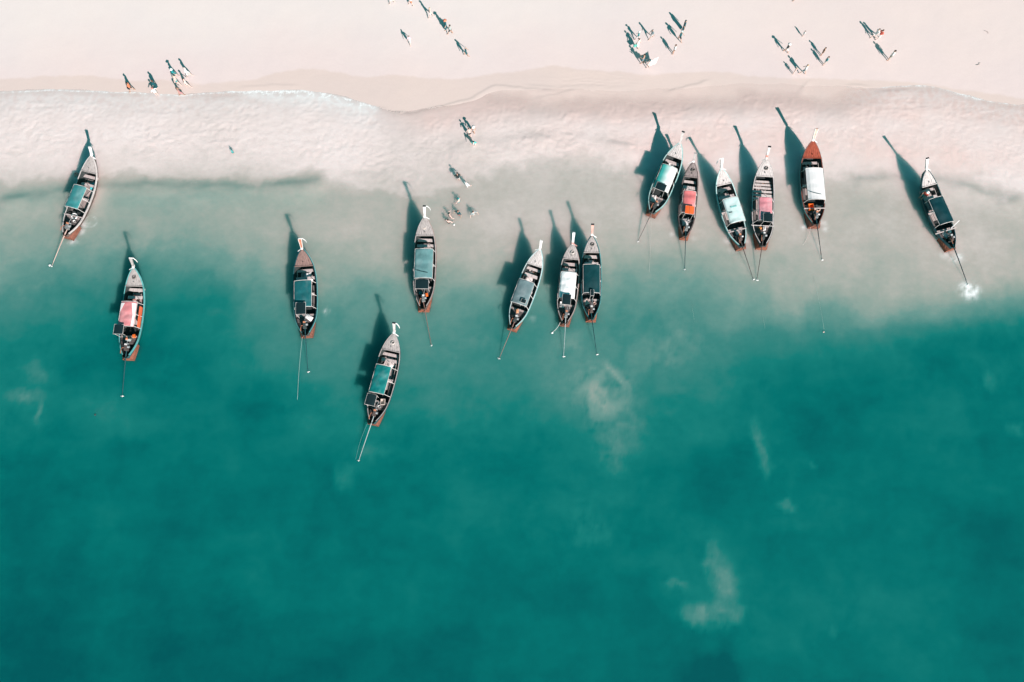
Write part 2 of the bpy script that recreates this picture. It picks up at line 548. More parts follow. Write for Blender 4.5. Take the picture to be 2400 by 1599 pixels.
V = V + (3.5 * fbm(X, Y * 1.3, 0.045, 3, 163) + 9.5 * fbm(X + 2 * w2x, Y * 1.2 + 2 * w2y, 0.10, 5, 161, 0.6) + 2.0 * fbm(X * 0.5 + Y * 0.3, Y * 1.3, 0.5, 4, 165, 0.6)) * (1 - sstep(20, 40, V))
# sediment stirred up in clouds
PX, PY = X + 0.9 * w2x + 0.55 * fbm(X, Y, 0.8, 4, 171), Y + 0.9 * w2y + 0.55 * fbm(X, Y, 0.8, 4, 181)
for qx, qy, ang, rad in ((9.4, 15.4, 1.5, 2.6),):        # eddies
    qr = ang * np.exp(-(((X - qx) ** 2 + (Y - qy) ** 2) / rad ** 2))
    ca, sa = np.cos(qr), np.sin(qr)
    PX, PY = qx + (PX - qx) * ca - (PY - qy) * sa, qy + (PX - qx) * sa + (PY - qy) * ca
wisp = 0.85 + 1.3 * fbm(PX, PY * 1.3, 0.5, 5, 191, 0.6)
V0, V1 = V, np.zeros_like(V)
for (cx, cy, a, rx, ry) in PLUMES:
    k = np.exp(-(((PX - cx) / (rx * 1.1)) ** 2 + ((PY - cy) / (ry * 1.1)) ** 2) ** 1.2)
    V1 = V1 + a * (k * np.clip(wisp, 0.25, 1.7) if a > 20 else sstep(0.03, 1.0, k * np.clip(wisp, 0.1, 1.7)) if a > 0 else k)
V = V0 + np.where(V1 > 0, 36 * (1 - np.exp(-np.maximum(V1, 0) / 32)), V1)
e = smooth_curve(SHORE, X) - Y                       # metres out from the water's edge
wash = sstep(-1, 1.5, e) * (1 - sstep(6.5, 12.5, e + 2.5 * w1y + 2.0 * w2y))
crinkle = ridged(X + 0.5 * w2x + 0.35 * fbm(X, Y, 1.1, 3, 201), Y * 0.85 + 0.5 * w2y + 0.35 * fbm(X, Y, 1.1, 3, 211), 0.95, 3, 221)
ragged = (10.2 - e) + 3.2 * fbm(X, Y, 0.16, 3, 235) + 1.9 * fbm(X + w2x, Y + w2y, 0.55, 5, 237, 0.62) - 1.5 * sstep(-12, 4, X) + 1.5 * sstep(14, 30, X)
zone = sstep(3.5, 6.5, e) * (1 - sstep(12.5, 16, e)) * near
V = V + zone * (6.5 * sstep(-0.6, 0.8, ragged) - 2.5 + 3.0 * np.exp(-((ragged - 0.6) / 0.8) ** 2))
V = V + wash * near * (4.0 * (crinkle - 0.45) + 4 * fbm(X, Y, 0.3, 4, 231))
sw1 = np.clip(1 - np.abs(perlin(X * 0.16 + 0.5 * w2x, Y * 0.5 + 0.9 * w2y + 0.25 * fbm(X, Y, 0.9, 3, 301), 303)) * 2, 0, 1) ** 14
sw2 = np.clip(1 - np.abs(perlin(X * 0.3 - Y * 0.12 + 0.6 * w2y, Y * 0.75 + 0.9 * w2x + 0.25 * fbm(X, Y, 1.1, 3, 305), 307)) * 2, 0, 1) ** 12
swash = sw1 * np.clip(0.3 + 1.6 * fbm(X, Y, 0.13, 2, 309), 0, 1) + 0.8 * sw2 * np.clip(0.2 + 1.6 * fbm(X, Y, 0.15, 2, 311), 0, 1)
z = 0.003 * fbm(X, Y, 0.5, 3, 241) + wash * near * (0.45 + 0.75 * np.clip(0.5 + 1.5 * w2x, 0, 1)) * (0.028 * (crinkle - 0.5) + 0.018 * fbm(X, Y, 0.4, 3, 257) + 0.035 * swash + 0.02 * (ridged(X + 0.8 * w2x, Y * 0.7 + 0.8 * w2y, 1.7, 2, 255) - 0.5) + 0.02 * fbm(X, Y, 2.6, 2, 251)) * sstep(0.0, 2.0, e)
foam = np.zeros_like(X)
wob = 0.5 * fbm(X, Y, 0.35, 4, 261)
for pts, a, shade_dv in ((CREST_A, 0.13, 10), (CREST_B, 0.10, 7), (CREST_C, 0.11, 8)):
    s, w = band(pts, X, Y)
    s = s + wob
    prof = np.where(s > 0, np.exp(-(s / 0.55) ** 2), np.exp(-(s / 1.6) ** 2))
    br = 0.35 + 1.3 * np.clip(fbm(X, Y, 0.2, 4, 271) + 0.35, 0, 1)
    z = z + a * w * prof * br
    V = V - shade_dv * w * br * np.exp(-((s - 0.65) / 0.8) ** 2)  # slope shade on the crest's north face, put into the water colour
z = z + thin_lines(X, Y) * near * 0.8
lace = np.clip(0.5 + 1.6 * (ridged(X + 0.3 * w2x, Y + 0.3 * w2y, 1.15, 3, 281) - 0.45), 0, 1)
for pts, width, thick in ((FOAM_A, 0.22, 1.5), (FOAM_B, 0.18, 0.9)):
    s, w = band(pts, X, Y)
    s = s + 0.25 * wob
    t = width + thick * (sstep(-33, -24, X) * (1 - sstep(-17, -13, X)) if pts is FOAM_A else sstep(43, 46, X) * 0.35 * (1 - sstep(50, 52, X)))
    foam = np.maximum(foam, w * np.exp(-(np.maximum(s, 0) / 0.12) ** 2) * np.exp(-(np.minimum(s, 0) / t) ** 2) * (0.5 + 0.5 * lace))
    foam = np.maximum(foam, 0.34 * w * sstep(-4.2, -0.4, s) * (1 - sstep(-0.1, 0.1, s)) * lace)
# churned water round sterns and the running propeller: x, y, ring radius, spread, weight
CHURN = [(46.9, 25.75, 0.0, 0.75, 2.6), (46.7, 25.8, 0.9, 0.14, 0.5), (46.3, 29.4, 0.0, 0.5, 0.8), (45.0, 29.6, 0.0, 0.45, 0.6), (45.7, 29.1, 0.0, 0.4, 0.9),
         (-44.9, 33.1, 0.0, 0.5, 0.7), (-45.1, 32.2, 0.0, 0.4, 0.8), (-45.7, 31.1, 0.0, 0.45, 0.6), (-44.3, 33.3, 0.7, 0.08, 0.4),
         (30.5, 32.8, 0.0, 0.4, 0.6), (32.6, 33.2, 0.0, 0.4, 0.7), (32.8, 32.5, 0.0, 0.35, 0.5), (22.5, 31.2, 0.0, 0.4, 0.55), (24.5, 31.2, 0.0, 0.3, 0.45), (22.9, 30.2, 0.0, 0.4, 0.4),
         (-18.9, 23.5, 0.0, 0.3, 0.45), (2.0, 22.7, 0.0, 0.25, 0.4), (16.7, 31.9, 0.0, 0.3, 0.4), (18.9, 31.4, 0.0, 0.25, 0.35), (6.9, 24.6, 0.0, 0.25, 0.35), (-9.9, 31.0, 0.0, 0.5, 0.2)]
fl = np.clip(0.55 + 1.6 * fbm(X, Y, 1.3, 5, 291, 0.65), 0, 1.3)
for (cx, cy, R, r, a) in CHURN:
    d = np.hypot(X + 0.25 * w2x - cx, (Y + 0.25 * w2y - cy) * 1.15)
    foam = np.maximum(foam, a * np.exp(-((d - R) / r) ** 2) * fl)
V = np.clip(V, 0, 100)
rt = sstep(-6, 3, X) * (1 - sstep(34, 42, X))
opac = (sstep(-0.9, 0.9, e + 0.8 * w2x) * 0.82 + sstep(0.5, 4.0, e + 1.2 * w2x) * 0.18) * (1 - rt) + rt * sstep(-0.5, 4.5, e + 1.5 * w2x)
me = grid_mesh('sea', sx, sy, z)
attr(me, 'murk_and_shade', V / 100)
attr(me, 'wash', wash * near)
blush = (0.10 + 0.6 * sstep(-14, 16, X)) * (1 - sstep(6, 10, e)) + 1.1 * sstep(-15, -9, X) * (1 - sstep(0.5, 5, e + 1.5 * w2y)) + np.exp(-((X - 25) / 9.0) ** 2 - ((Y - 42.3) / 2.2) ** 2) + np.exp(-((X - 44) / 7.0) ** 2 - ((Y - 40.6) / 2.0) ** 2) + 0.7 * np.exp(-((X + 44) / 1.2) ** 2 - ((Y - 36.5) / 2.2) ** 2)
attr(me, 'blush', np.clip(blush * (0.75 + 0.9 * w2x), 0, 1))
attr(me, 'opac', np.clip(opac, 0.12, 1))
attr(me, 'foam', np.clip(foam, 0, 1))
attr(me, 'soft', sstep(3.0, 11, e + 1.5 * w2x) * near + (1 - near))
m, n, l, p = new_mat('sea_water')
rp = n.new('ShaderNodeValToRGB')
STOPS = [(0.0, (0.0006, 0.068, 0.072)), (0.09, (0.0010, 0.113, 0.105)), (0.16, (0.006, 0.140, 0.125)), (0.28, (0.038, 0.168, 0.150)),
         (0.42, (0.112, 0.222, 0.196)), (0.55, (0.235, 0.278, 0.245)), (0.66, (0.345, 0.332, 0.300)), (0.78, (0.475, 0.430, 0.405)), (0.90, (0.60, 0.53, 0.508)), (1.0, (0.645, 0.59, 0.575))]
r = rp.color_ramp
r.elements[0].position, r.elements[0].color = STOPS[0][0], (*STOPS[0][1], 1)
r.elements[1].position, r.elements[1].color = STOPS[-1][0], (*STOPS[-1][1], 1)
for pos, c in STOPS[1:-1]:
    r.elements.new(pos).color = (*c, 1)
fine = math_node('MULTIPLY', math_node('SUBTRACT', noise(1.4, 7, 0.65, (0.8, 1.0, 1.0)), 0.5), 0.11)
mk = at_node('murk_and_shade')
fac = math_node('ADD', mk, math_node('MULTIPLY', fine, math_node('ADD', mk, 0.4)))
l.new(fac, rp.inputs['Fac'])
fo = math_node('MULTIPLY', at_node('foam'), math_node('ADD', 0.35, math_node('MULTIPLY', noise(5.0, 6, 0.75), 1.25)))
fm = n.new('ShaderNodeClamp')
l.new(fo, fm.inputs['Value'])
base = mixc(fm.outputs[0], mixc(math_node('MULTIPLY', at_node('blush'), 0.85), rp.outputs['Color'], (0.60, 0.470, 0.435)), (0.70, 0.73, 0.725))
l.new(base, p.inputs['Base Color'])
p.inputs['Roughness'].default_value = 0.22
p.inputs['IOR'].default_value = 1.33
p.inputs['Specular IOR Level'].default_value = 0.25
p.subsurface_method = 'BURLEY' if hasattr(p, 'subsurface_method') else None
l.new(math_node('MULTIPLY', at_node('soft'), 1.0), p.inputs['Subsurface Weight'])
p.inputs['Subsurface Radius'].default_value = (0.45, 0.75, 0.75)
l.new(math_node('ADD', 0.04, math_node('MULTIPLY', at_node('soft'), 1.9)), p.inputs['Subsurface Scale'])
bp = n.new('ShaderNodeBump')
bp.inputs['Strength'].default_value = 0.35
bp.inputs['Distance'].default_value = 0.03
rough_wash = math_node('MULTIPLY', noise(2.6, 8, 0.72), math_node('MULTIPLY', at_node('wash'), 2.2))
l.new(math_node('ADD', noise(1.1, 5, 0.6, (0.7, 1.2, 1.0)), rough_wash), bp.inputs['Height'])
l.new(bp.outputs['Normal'], p.inputs['Normal'])
tr = n.new('ShaderNodeBsdfTransparent')
mx = n.new('ShaderNodeMixShader')
l.new(math_node('MAXIMUM', at_node('opac'), fm.outputs[0]), mx.inputs[0])
l.new(tr.outputs[0], mx.inputs[1])
l.new(p.outputs[0], mx.inputs[2])
l.new(mx.outputs[0], n['Material Output'].inputs['Surface'])
sea = link('sea', me, m)
sea['kind'] = 'structure'
# ---------------------------------------------------------------- long-tail boats
BOATS = {
    1: dict(at=(-46.14, 31.38), turn=15.2, L=8.71, prow=(2.56, 0.76, -0.44), canopy=(2.84, 5.33, 0.7, -0.01), shade=None, tail=(-0.56, -3.24)),
    2: dict(at=(-38.34, 18.43), turn=2.0, L=9.02, prow=(3.02, 0.70, -0.02), canopy=(3.01, 5.55, 0.78, -0.04), shade=(2.13, 3.08, 0.46, -0.52), tail=(-0.16, -3.68)),
    3: dict(at=(-20.64, 20.75), turn=-3.8, L=8.71, prow=(2.94, 0.79, -0.04), canopy=(2.68, 5.46, 0.86, -0.03), shade=(1.87, 3.06, 0.48, -0.16), tail=(0.04, -3.56)),
    4: dict(at=(-8.96, 23.48), turn=0.3, L=9.44, prow=(3.10, 0.76, 0.03), canopy=(2.96, 6.1, 0.91, 0.01), shade=(1.9, 2.88, 0.66, -0.11), tail=(0.86, -3.55)),
    5: dict(at=(-13.61, 11.89), turn=13.0, L=8.96, prow=(2.86, 0.83, -0.14), canopy=(2.86, 5.67, 0.75, -0.21), shade=(1.59, 2.66, 0.47, -0.56), tail=(-0.46, -3.68)),
    6: dict(at=(0.00, 21.49), turn=19.6, L=8.41, prow=(2.70, 0.72, -0.11), canopy=(2.33, 4.9, 0.81, -0.15), shade=(2.51, 2.88, 0.24, 0.26), tail=(-0.23, -3.17)),
    7: dict(at=(5.29, 21.95), turn=6.1, L=8.09, prow=(2.75, 0.99, -0.01), canopy=(2.41, 5.16, 0.77, -0.1), shade=(1.65, 2.69, 0.42, -0.1), tail=(0.22, -3.16)),
    8: dict(at=(7.97, 22.41), turn=1.1, L=8.49, prow=(2.75, 0.94, 0.00), canopy=(2.48, 5.49, 0.83, -0.04), shade=(2.13, 2.7, 0.16, -0.01), tail=(0.61, -3.42)),
    9: dict(at=(14.53, 33.90), turn=22.8, L=7.95, prow=(2.86, 0.91, -0.15), canopy=(2.3, 5.23, 0.82, -0.07), shade=(2.15, 2.92, 0.51, -0.15), tail=(-0.23, -3.14)),
    10: dict(at=(17.84, 31.29), turn=7.7, L=7.89, prow=(2.80, 0.65, -0.02), canopy=(2.21, 4.69, 0.65, -0.06), shade=(2.02, 2.89, 0.44, 0.02), tail=(0.41, -3.23)),
    11: dict(at=(23.70, 30.17), turn=-13.4, L=8.38, prow=(3.04, 0.70, 0.05), canopy=(2.4, 5.13, 0.81, 0.02), shade=None, tail=(0.34, -3.42)),
    12: dict(at=(25.83, 30.23), turn=4.2, L=9.22, prow=(3.00, 0.93, 0.06), canopy=(2.46, 5.01, 0.7, -0.04), shade=(2.23, 3.12, 0.45, 0.14), tail=(-0.40, -3.41)),
    13: dict(at=(31.49, 32.58), turn=0.4, L=8.95, prow=(3.32, 0.75, 0.04), canopy=(2.39, 5.95, 0.88, -0.01), shade=None, tail=(0.60, -3.54)),
    14: dict(at=(45.37, 30.08), turn=-16.0, L=8.47, prow=(3.12, 0.81, -0.08), canopy=(2.46, 5.37, 0.78, -0.13), shade=None, tail=(0.33, -3.98)),
}
GREY, PALE, BROWN, RUST, DARKW = (0.33, 0.30, 0.29), (0.50, 0.46, 0.445), (0.20, 0.115, 0.095), (0.40, 0.155, 0.095), (0.115, 0.095, 0.09)
TEALP, WHITEP, NAVY, BLACK = (0.10, 0.33, 0.33), (0.74, 0.72, 0.71), (0.012, 0.055, 0.065), (0.012, 0.02, 0.022)
LOOK = {
 1: dict(label='long-tail boat with sea-green canopy at the far left, foam around its brown stern', beam=2.15, deck=GREY, cap=PALE, rail=PALE, canopy=(0.035, 0.195, 0.200), post=WHITEP, cut=GREY, ribbon=[WHITEP], tail=(0.42, 0.30, 0.26), flag=0),
 2: dict(label='long-tail boat with pink canopy and two long white flaps on its sides', beam=2.2, deck=GREY, cap=TEALP, rail=TEALP, canopy=(0.56, 0.20, 0.21), post=GREY, ribbon=[WHITEP], tail=NAVY, flag=1, flaps=True),
 3: dict(label='long-tail boat with blue-green canopy and brown prow outlined in white', beam=2.4, deck=(0.21, 0.135, 0.12), cap=NAVY, rail=TEALP, canopy=(0.010, 0.105, 0.115), post=RUST, edge=WHITEP, ribbon=[WHITEP], tail=NAVY, flag=1),
 4: dict(label='grey wooden long-tail boat with glossy pale blue-grey canopy and square dark shade', beam=2.3, deck=GREY, cap=GREY, rail=BROWN, canopy=(0.12, 0.25, 0.255), gloss=True, post=WHITEP, ribbon=[WHITEP, PALE], tail=BROWN, flag=1, tip=True),
 5: dict(label='long-tail boat with crumpled teal canopy, moored farthest out from the beach', beam=2.3, deck=GREY, cap=GREY, rail=NAVY, canopy=(0.003, 0.155, 0.150), post=PALE, ribbon=[WHITEP], tail=(0.30, 0.36, 0.36), flag=1, tip=True),
 6: dict(label='slanting long-tail boat with steel grey canopy carrying one small black panel', beam=2.05, deck=PALE, cap=(0.45, 0.55, 0.55), rail=TEALP, canopy=(0.14, 0.205, 0.215), gloss=True, post=WHITEP, ribbon=[WHITEP], tail=BROWN, flag=0),
 7: dict(label='long-tail boat with torn bright white canopy, close beside a dark green canopied boat', beam=2.05, deck=GREY, cap=GREY, rail=BROWN, canopy=(0.74, 0.76, 0.75), post=WHITEP, ribbon=[(0.62, 0.30, 0.26), WHITEP], tail=(0.35, 0.40, 0.40), flag=0),
 8: dict(label='long-tail boat with plain dark green canopy and salmon prow, close beside a white canopied boat', beam=2.05, deck=GREY, cap=NAVY, rail=TEALP, canopy=(0.002, 0.040, 0.046), post=(0.55, 0.30, 0.25), ribbon=[WHITEP], tail=NAVY, flag=0, tip=True),
 9: dict(label='strongly slanting long-tail boat with half mint, half white canopy', beam=2.2, deck=PALE, cap=(0.35, 0.52, 0.50), rail=TEALP, canopy=(0.60, 0.69, 0.66), mint=True, post=PALE, ribbon=[PALE], tail=DARKW, flag=0, tip=True),
 10: dict(label='narrow dark long-tail boat with red canopy and bright orange roof panel', beam=1.8, deck=(0.21, 0.175, 0.17), cap=DARKW, rail=DARKW, canopy=(0.62, 0.17, 0.17), post=GREY, ribbon=[WHITEP], tail=NAVY, flag=0, panel=(0.80, 0.13, 0.03), tip=False),
 11: dict(label='long-tail boat with patched pale mint canopy, bow leaning towards the red canopied boat', beam=2.15, deck=PALE, cap=(0.42, 0.56, 0.55), rail=TEALP, canopy=(0.52, 0.66, 0.64), post=WHITEP, ribbon=[WHITEP], tail=DARKW, flag=-1, patch=True),
 12: dict(label='long-tail boat with pink canopy and a long bare planked deck before it', beam=2.3, deck=PALE, cap=PALE, rail=NAVY, canopy=(0.58, 0.22, 0.25), post=PALE, ribbon=[PALE, (0.6, 0.2, 0.15)], tail=DARKW, flag=0, tip=True),
 13: dict(label='long-tail boat with ribbed white canopy and rust red foredeck', beam=2.45, deck=(0.27, 0.062, 0.036), cap=(0.22, 0.07, 0.05), rail=TEALP, canopy=(0.68, 0.67, 0.66), ribbed=True, post=(0.60, 0.36, 0.30), edge=WHITEP, ribbon=[WHITEP], tail=NAVY, flag=0),
 14: dict(label='dark canopied long-tail boat at the far right with foaming propeller', beam=2.15, deck=PALE, cap=NAVY, rail=NAVY, canopy=(0.001, 0.034, 0.042), post=WHITEP, ribbon=[WHITEP], tail=NAVY, flag=0, tip=True),
}

def curve(xs, ys):
    f = np.linspace(0, 1, 201)
    v = np.interp(f, xs, ys)
    for _ in range(3):
        pad = np.r_[[2 * v[0] - v[k] for k in range(6, 0, -1)], v, [2 * v[-1] - v[-k] for k in range(2, 8)]]
        v = np.convolve(pad, np.ones(13) / 13, 'valid')
    return lambda u: np.interp(u, f, v)
GW = curve([0, 0.05, 0.1, 0.2, 0.3, 0.45, 0.6, 0.72, 0.82, 0.9, 0.96, 1.0], [0.16, 0.36, 0.60, 0.87, 0.96, 1.0, 1.0, 0.95, 0.83, 0.61, 0.37, 0.09])
GZ = curve([0, 0.15, 0.4, 0.6, 0.75, 0.86, 0.94, 1.0], [0.98, 0.86, 0.84, 0.98, 1.24, 1.56, 1.88, 2.16])
CW = curve([0, 0.1, 0.3, 0.6, 0.8, 0.92, 1.0], [0.47, 0.62, 0.82, 0.80, 0.56, 0.24, 0.035])
CZ = curve([0, 0.12, 0.3, 0.6, 0.8, 0.92, 1.0], [0.40, 0.34, 0.18, 0.16, 0.40, 0.85, 1.55])
KZ = curve([0, 0.2, 0.6, 0.8, 0.92, 1.0], [-0.16, -0.26, -0.30, -0.18, 0.30, 1.15])

def build_boat(k, B):
    A = LOOK[k]
    L, hb = B['L'], A['beam'] / 2
    x0, y0 = B['at']
    root = thing('longtail_boat', A['label'], 'boat', (x0, y0, 0.0), -math.radians(B['turn']), 'long-tail boats moored off the beach')
    R = random.Random(100 + k)
    m_deck = wood('deck%d' % k, A['deck'])
    m_cap = paint('cap%d' % k, A['cap'])
    m_rail = paint('rail%d' % k, A['rail'])
    m_floor = wood('floor%d' % (k % 3), [(0.36, 0.30, 0.285), (0.30, 0.25, 0.235), (0.42, 0.36, 0.34)][k % 3])
    m_hull = paint('hull%d' % (k % 3), [(0.055, 0.075, 0.075), (0.10, 0.07, 0.06), (0.03, 0.075, 0.08)][k % 3])
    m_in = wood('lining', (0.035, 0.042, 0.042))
    m_stern = wood('stern%d' % (k % 2), [(0.235, 0.085, 0.055), (0.19, 0.075, 0.052)][k % 2] if k != 13 else (0.12, 0.07, 0.06))
    m_steel, m_black, m_white = paint('steel', (0.30, 0.32, 0.33), 0.35), paint('black', BLACK), paint('white', WHITEP)
    lean = lambda u, x: x                                    # boats float level
    us = np.linspace(0, 1, 27)
    # hull: outer skin, keel to gunwale
    rows = []
    for u in us:
        g, c, zk, zc, zg = GW(u) * hb, CW(u) * hb, KZ(u), CZ(u), GZ(u)
        half = [(0, zk), (c * 0.62, zk + (zc - zk) * 0.35), (c, zc), ((c * 0.35 + g * 0.65), zc + (zg - zc) * 0.55), (g, zg)]
        rows.append([(-a, u * L, b) for a, b in reversed(half)] + [(a, u * L, b) for a, b in half[1:]])
    h = MB()
    h.add([p for r in rows for p in r], [(i * 9 + j, i * 9 + j + 1, i * 9 + j + 10, i * 9 + j + 9) for i in range(26) for j in range(8)])
    h.add(rows[0], [tuple(range(9))])
    hull = h.build('hull', m_hull, root, True)
    # painted lower stern, proud of the hull
    srows = []
    for u in np.linspace(0, 0.17, 6):
        g, c, zk, zc, zg = GW(u) * hb, CW(u) * hb, KZ(u), CZ(u), GZ(u)
        srows.append([(-c - 0.012, u * L - 0.01, zk * 0.4), (-c - 0.02, u * L - 0.01, zc + 0.01), (-(c * 0.35 + g * 0.65) - 0.015, u * L - 0.01, zc + (zg - zc) * 0.56 + 0.012)])
    for sg in (1, -1):
        s = MB()
        s.add([(sg * a, b, c) for r in srows for a, b, c in r], [(i * 3 + j, i * 3 + j + 1, i * 3 + j + 4, i * 3 + j + 3) for i in range(5) for j in range(2)])
        s.build('stern_planking', m_stern, hull)
    t = MB()
    c, g = CW(0) * hb, GW(0) * hb
    prof = [(-c - 0.02, -0.2), (c + 0.02, -0.2), (c + 0.02, CZ(0) + 0.02), (g + 0.05, GZ(0) - 0.2), (-g - 0.05, GZ(0) - 0.2), (-c - 0.02, CZ(0) + 0.02)]
    t.rings([[(a, -0.07, b) for a, b in prof], [(a, -0.013, b) for a, b in prof]])
    t.build('transom', m_stern, hull)
    # a brown stern ledge each side of the engine, as planks
    for i in range(4):
        xw = c * 2 / 4
        MB().box((-c + xw * (i + 0.5), 0.17, CZ(0) + 0.055 + R.uniform(-0.006, 0.006)), (xw - 0.03, 0.46, 0.035), R.uniform(-0.02, 0.02)).build('stern_plank', m_stern, root)
    # inner lining and floor
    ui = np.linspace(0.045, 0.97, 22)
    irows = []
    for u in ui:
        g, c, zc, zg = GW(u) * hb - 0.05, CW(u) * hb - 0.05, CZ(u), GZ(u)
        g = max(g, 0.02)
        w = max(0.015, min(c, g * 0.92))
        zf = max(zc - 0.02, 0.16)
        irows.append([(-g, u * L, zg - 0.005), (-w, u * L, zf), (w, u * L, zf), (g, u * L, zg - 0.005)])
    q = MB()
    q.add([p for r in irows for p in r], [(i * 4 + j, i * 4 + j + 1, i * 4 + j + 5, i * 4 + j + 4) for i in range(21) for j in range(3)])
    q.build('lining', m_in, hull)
    # gunwale cap and rubbing rail, one each side
    for sg in (-1, 1):
        cap, rub = [], []
        for u in np.linspace(0.035, 0.995, 30):
            g, zg = GW(u) * hb, GZ(u)
            gi = max(g - 0.065, 0.004)
            cap.append([(sg * gi, u * L, zg), (sg * (g + 0.012), u * L, zg - 0.004), (sg * (g + 0.012), u * L, zg + 0.035), (sg * gi, u * L, zg + 0.038)])
            rub.append([(sg * (g + 0.015), u * L, zg - 0.10), (sg * (g + 0.055), u * L, zg - 0.095), (sg * (g + 0.055), u * L, zg - 0.02), (sg * (g + 0.015), u * L, zg - 0.015)])
        MB().rings(cap).build('gunwale', m_cap, root)
        MB().rings(rub).build('rub_rail', m_rail, root)
    # frames across the hull
    for u in np.arange(0.22, 0.86, 0.085):
        g, w, zg = GW(u) * hb - 0.055, min(CW(u), GW(u) * 0.92) * hb - 0.05, GZ(u)
        zf = max(CZ(u) - 0.02, 0.16)
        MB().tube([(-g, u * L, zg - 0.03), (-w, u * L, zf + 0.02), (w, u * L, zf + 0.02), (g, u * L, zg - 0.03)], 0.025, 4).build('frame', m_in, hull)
    # foredeck of tapering planks with a coaming
    ud, npl = 0.825 + R.uniform(-0.012, 0.012), 7
    for i in range(npl):
        f0, f1 = -1 + 2 * i / npl + 0.012, -1 + 2 * (i + 1) / npl - 0.012
        dz = R.uniform(-0.006, 0.006)
        ring = []
        for u in np.linspace(ud, 0.985, 7):
            w = GW(u) * hb - 0.075
            za = lambda f: GZ(u) + 0.03 + 0.06 * (1 - f * f) * (1 - (u - ud)) + dz
            ring.append([(f0 * w, u * L, za(f0) - 0.03), (f1 * w, u * L, za(f1) - 0.03), (f1 * w, u * L, za(f1)), (f0 * w, u * L, za(f0))])
        MB().rings(ring).build('deck_plank', m_deck, root)
    w = GW(ud) * hb - 0.04
    MB().box((0, ud * L - 0.03, GZ(ud) + 0.05), (2 * w, 0.06, 0.13)).build('coaming', m_deck, root)
    MB().tube([(0, ud * L + 0.25, GZ(ud) + 0.09), (0.02, ud * L + 0.28, GZ(ud) + 0.36)], 0.045, 6).build('mooring_post', m_deck, root)
    # floor boards, fore and aft
    zf = 0.34
    for i in range(6):
        xw = 1.0 * hb / 6
        xa = (i - 2.5) * xw
        MB().box((xa, 0.60 * L + R.uniform(-0.03, 0.03), zf + R.uniform(-0.012, 0.012)), (xw - 0.03, L * 0.40, 0.03), R.uniform(-0.008, 0.008)).build('floorboard', m_floor, root)
    # thwarts
    sets = {12: [0.785, 0.745, 0.705, 0.66, 0.62, 0.58]}.get(k, [0.785, 0.70 + R.uniform(-0.02, 0.02), 0.50])
    m_th = wood('thwart%d' % (k % 2), [(0.52, 0.46, 0.44), (0.47, 0.405, 0.39)][k % 2])
    for i, u in enumerate(sets):
        w = GW(u) * hb - 0.07
        ww = w if i == 0 or k == 12 else w * R.uniform(0.7, 0.95)
        MB().box((R.uniform(-0.06, 0.06), u * L, min(GZ(u) - 0.2, 0.86) + 0.02 * (i % 2)), (2 * ww, R.uniform(0.26, 0.34) if k != 12 else 0.22, 0.045), R.uniform(-0.02, 0.02)).build('thwart', m_th, root)
    # benches down both sides under the canopy
    for sg in (-1, 1):
        MB().box((sg * hb * 0.66, 0.47 * L, 0.52), (0.24, L * 0.28, 0.04), 0).build('side_bench', wood('bench', (0.13, 0.115, 0.11)), root)
    for i in range(R.randint(2, 4)):
        yy = R.uniform(0.58, 0.78) * L
        MB().box((R.uniform(-0.45, 0.45) * hb, yy, 0.40 + 0.04 * i), (R.uniform(0.10, 0.2), R.uniform(0.7, 1.4), 0.03), R.uniform(-0.5, 0.5)).build('loose_plank', m_th, root)
    # helm platform
    for i in range(4):
        u = 0.175 + 0.025 * i
        w = GW(u) * hb - 0.1
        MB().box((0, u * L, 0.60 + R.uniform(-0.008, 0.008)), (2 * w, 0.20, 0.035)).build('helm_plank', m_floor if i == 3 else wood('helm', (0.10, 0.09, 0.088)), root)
    # prow
    ph, pf, px = B['prow']
    px = max(-0.3, min(0.3, px))
    m_post = paint('prow%d' % k, A['post'])
    zb = GZ(1.0) - 0.12
    prow_ring, path = [], []
    for i in range(9):
        s = i / 8
        y = L - 0.10 + (pf + 0.10) * (s ** 0.8)
        zz = zb + (ph - zb) * s
        x = px * s ** 1.1
        wd = 0.075 + 0.07 * s ** 1.3
        th = 0.10 - 0.035 * s
        path.append((x, y, zz, wd, th))
        prow_ring.append([(x - wd, y - th, zz + th * 0.3), (x + wd, y - th, zz + th * 0.3), (x + wd, y + th, zz - th * 0.3), (x - wd, y + th, zz - th * 0.3)])
    prow = MB().rings(prow_ring).build('prow_post', m_post, root)
    if 'edge' in A:
        for sg in (-1, 1):
            MB().rings([[(x + sg * (wd + 0.002), y - th - 0.012, z + 0.03), (x + sg * (wd + 0.035), y - th - 0.012, z + 0.03), (x + sg * (wd + 0.035), y + th, z), (x + sg * (wd + 0.002), y + th, z)] for x, y, z, wd, th in path[2:]]).build('prow_edging', paint('edge', A['edge']), prow)
    if A.get('tip'):
        x, y, z, wd, th = path[-1]
        MB().box((x, y + 0.015, z + 0.035), (2 * wd + 0.03, 2 * th + 0.03, 0.07)).build('prow_cap', m_black, prow)
    for i, cc in enumerate(A['ribbon']):
        a, b = path[1 + i], path[2 + i]
        MB().rings([[(x - wd - 0.03, y - th - 0.03, z + 0.02), (x + wd + 0.03, y - th - 0.03, z + 0.02), (x + wd + 0.03, y + th + 0.03, z - 0.02), (x - wd - 0.03, y + th + 0.03, z - 0.02)] for x, y, z, wd, th in (a, b)]).build('ribbon', cloth('ribbon%d%d' % (k, i), cc), prow)
    x, y, z, wd, th = path[1]
    sg = R.choice((-1, 1))
